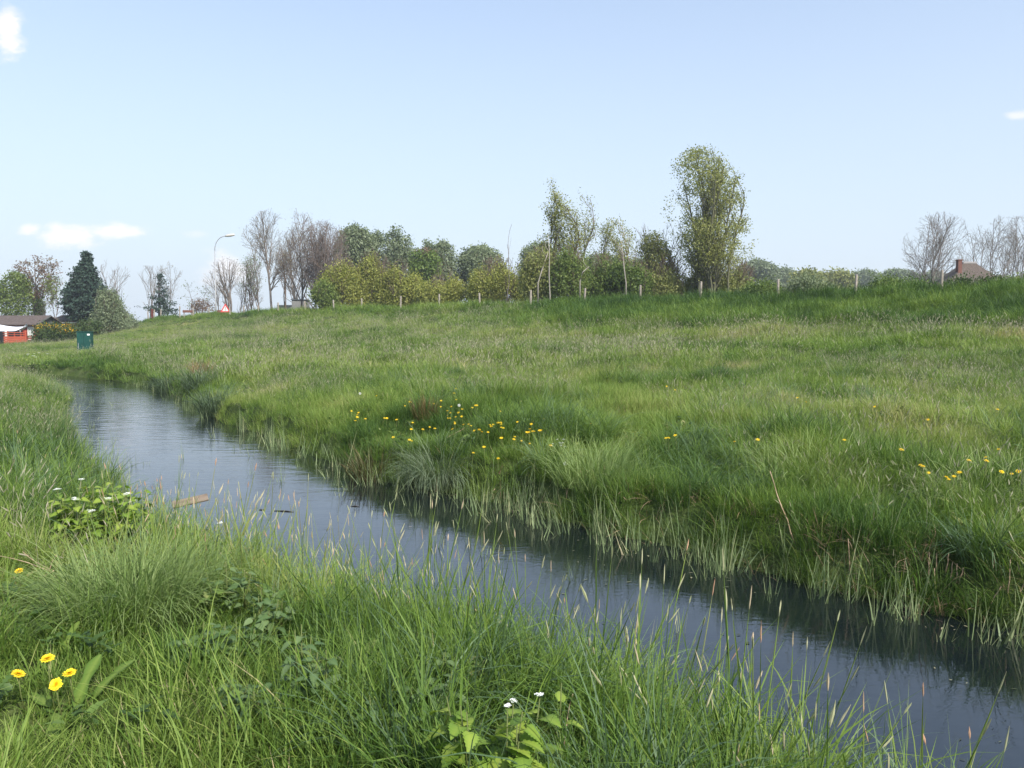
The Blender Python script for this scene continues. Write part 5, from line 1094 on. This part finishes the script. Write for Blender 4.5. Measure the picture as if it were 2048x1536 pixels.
for i, (a, b, lab) in enumerate([((1165, 770), (1185, 480), 'upright dry reed stalk, left of the cut group at the lower right'), ((1240, 820), (1228, 625), 'short thick dry stalk between two taller ones'), ((1245, 640), (1250, 490), 'thin dry stalk behind the short thick one'),
        ((1330, 660), (1360, 480), 'thick leaning dry stalk in the middle of the cut group'), ((1422, 760), (1437, 580), 'dry stalk just right of the thick leaning one'), ((1375, 760), (1395, 570), 'thin dry stalk touching the thick leaning one'),
        ((1450, 800), (1492, 620), 'dry stalk leaning right at the end of the cut group'), ((1893, 930), (1925, 545), 'tallest upright dry stalk near the right edge'), ((1990, 930), (2060, 740), 'dry stalk leaning out of the right edge'), ((935, 760), (960, 555), 'dry stalk left of the reed leaves'),
        ((462, 715), (440, 350), 'tall thin dry stalk beside the leaning stem'), ((190, 590), (350, 405), 'short dry stem leaning right above the litter'), ((1740, 950), (1840, 790), 'dry stalk leaning right beneath the bank')]):
    stalk('reed_stalk', lab, (*C(*a), 0), (*C(*b), 0), .0055, 'dry stalk', group=gs, bend=.02, seed=i)
stalk('dry_stalk', 'long curved dead stem leaning up the far bank at the lower right', (*C(590, 720), .02), (*C(965, 250), .35), .009, 'dead stem', bend=.05, kinks=6, seed=31)
stalk('dry_stalk', 'second dead stem crossing below the long curved one', (*C(620, 780), .02), (*C(780, 470), .2), .006, 'dead stem', bend=.05, seed=32)
stalk('dry_stalk', 'tall pale dead stem leaning left on the far bank', (1590, 1085, .05), (1540, 942, .1), .006, 'dead stem', bend=.02, kinks=6, seed=33)
stalk('dry_stalk', 'thin pale dead stalk at the bottom centre right of the white flower heads', (1114, 1530, .05), (1146, 1388, 0.05), .0028, 'dead stem', bend=.02, kinks=6, seed=34)
stalk('dry_stalk', 'pale bent dead stalk right of the big round herb', (296, 1075, .1), (312, 985, 0), .005, 'dead stem', bend=.04, kinks=5, seed=35)
stalk('dry_stalk', 'dry twig on the far bank turf left of the tall stemmed seed clock', (985, 980, .1), (1022, 948, .3), .006, 'dead stem', bend=.04, seed=36)
stalk('dry_stalk', 'dry stem lying beneath the dense dandelions', (893, 872, .1), (930, 855, .35), .007, 'dead stem', bend=.04, seed=37)
for i, (a, b, lab) in enumerate([((100, 1133), (0, 1112), 'long thin dead stem reaching the left edge'), ((105, 1135), (45, 1103), 'dead stem forking upward from the long thin one'), ((108, 1130), (60, 1165), 'dead stem pointing down by the single dandelion'), ((95, 1132), (115, 1108), 'short dead stem forking right')]):
    stalk('dry_stalk', lab, (*a, .16), (*b, .0), .003, 'dead stem', bend=.04, group='forked dead stems at the left edge', seed=40 + i)
# board on the bank
X, Y, zg = at_height(345, 1014, .12); P1 = np.array(pt(416, 994, Y + .15)); P0 = np.array((X, Y, zg + .14)); L = np.linalg.norm(P1 - P0); az = math.atan2(P1[1] - P0[1], P1[0] - P0[0])
mb = MB(); mb.box(0, L, -.05, .05, -.012, .012, bev=.004); o = mb.build('wooden_board', noise_mat('weathered_board', [(.3, (.11, .085, .065)), (.7, (.19, .15, .115))], scale=8, stretch=(.5, 4, 4), bump=.4)); o.location = P0
o.rotation_euler = (.6, -math.asin((P1[2] - P0[2]) / L), az); tag(o, 'weathered wooden board poking from the bank over the water', 'board')
m_wet = flat_mat('wet_twig', (.035, .03, .025), rough=.3)
for (a, b, lab) in [((548, 1022), (588, 1024), 'thin dark twig floating on the open water'), ((518, 1020), (530, 1021), 'tiny dark twig floating left of the longer one'), ((702, 1013), (718, 1013), 'small grey leaf litter floating in mid ditch')]:
    p0 = np.array([*on_plane(*a), .004]); p1 = np.array([*on_plane(*b), .006]); mb = MB(); mb.tube([(0, 0, 0), (p1 - p0) * .5 + [0, .01, 0], p1 - p0], [.003, .007, .003], 6); o = mb.build('floating_twig', m_wet, None, True); o.location = p0; tag(o, lab, 'twig')

# ------------------------------------------------------------------ haze
m_h, nt, out = new_mat('thin_haze'); pv = N(nt, 'ShaderNodeVolumePrincipled'); pv.inputs['Color'].default_value = (.86, .92, 1, 1); pv.inputs['Density'].default_value = .0006
pv.inputs['Anisotropy'].default_value = .2; nt.links.new(pv.outputs[0], out.inputs['Volume'])
mb = MB(); mb.box(-160, 160, -14, 330, -1.6, 24); haze = mb.build('haze', m_h); tag(haze, 'thin pale summer haze over the whole scene', 'haze', kind='stuff')
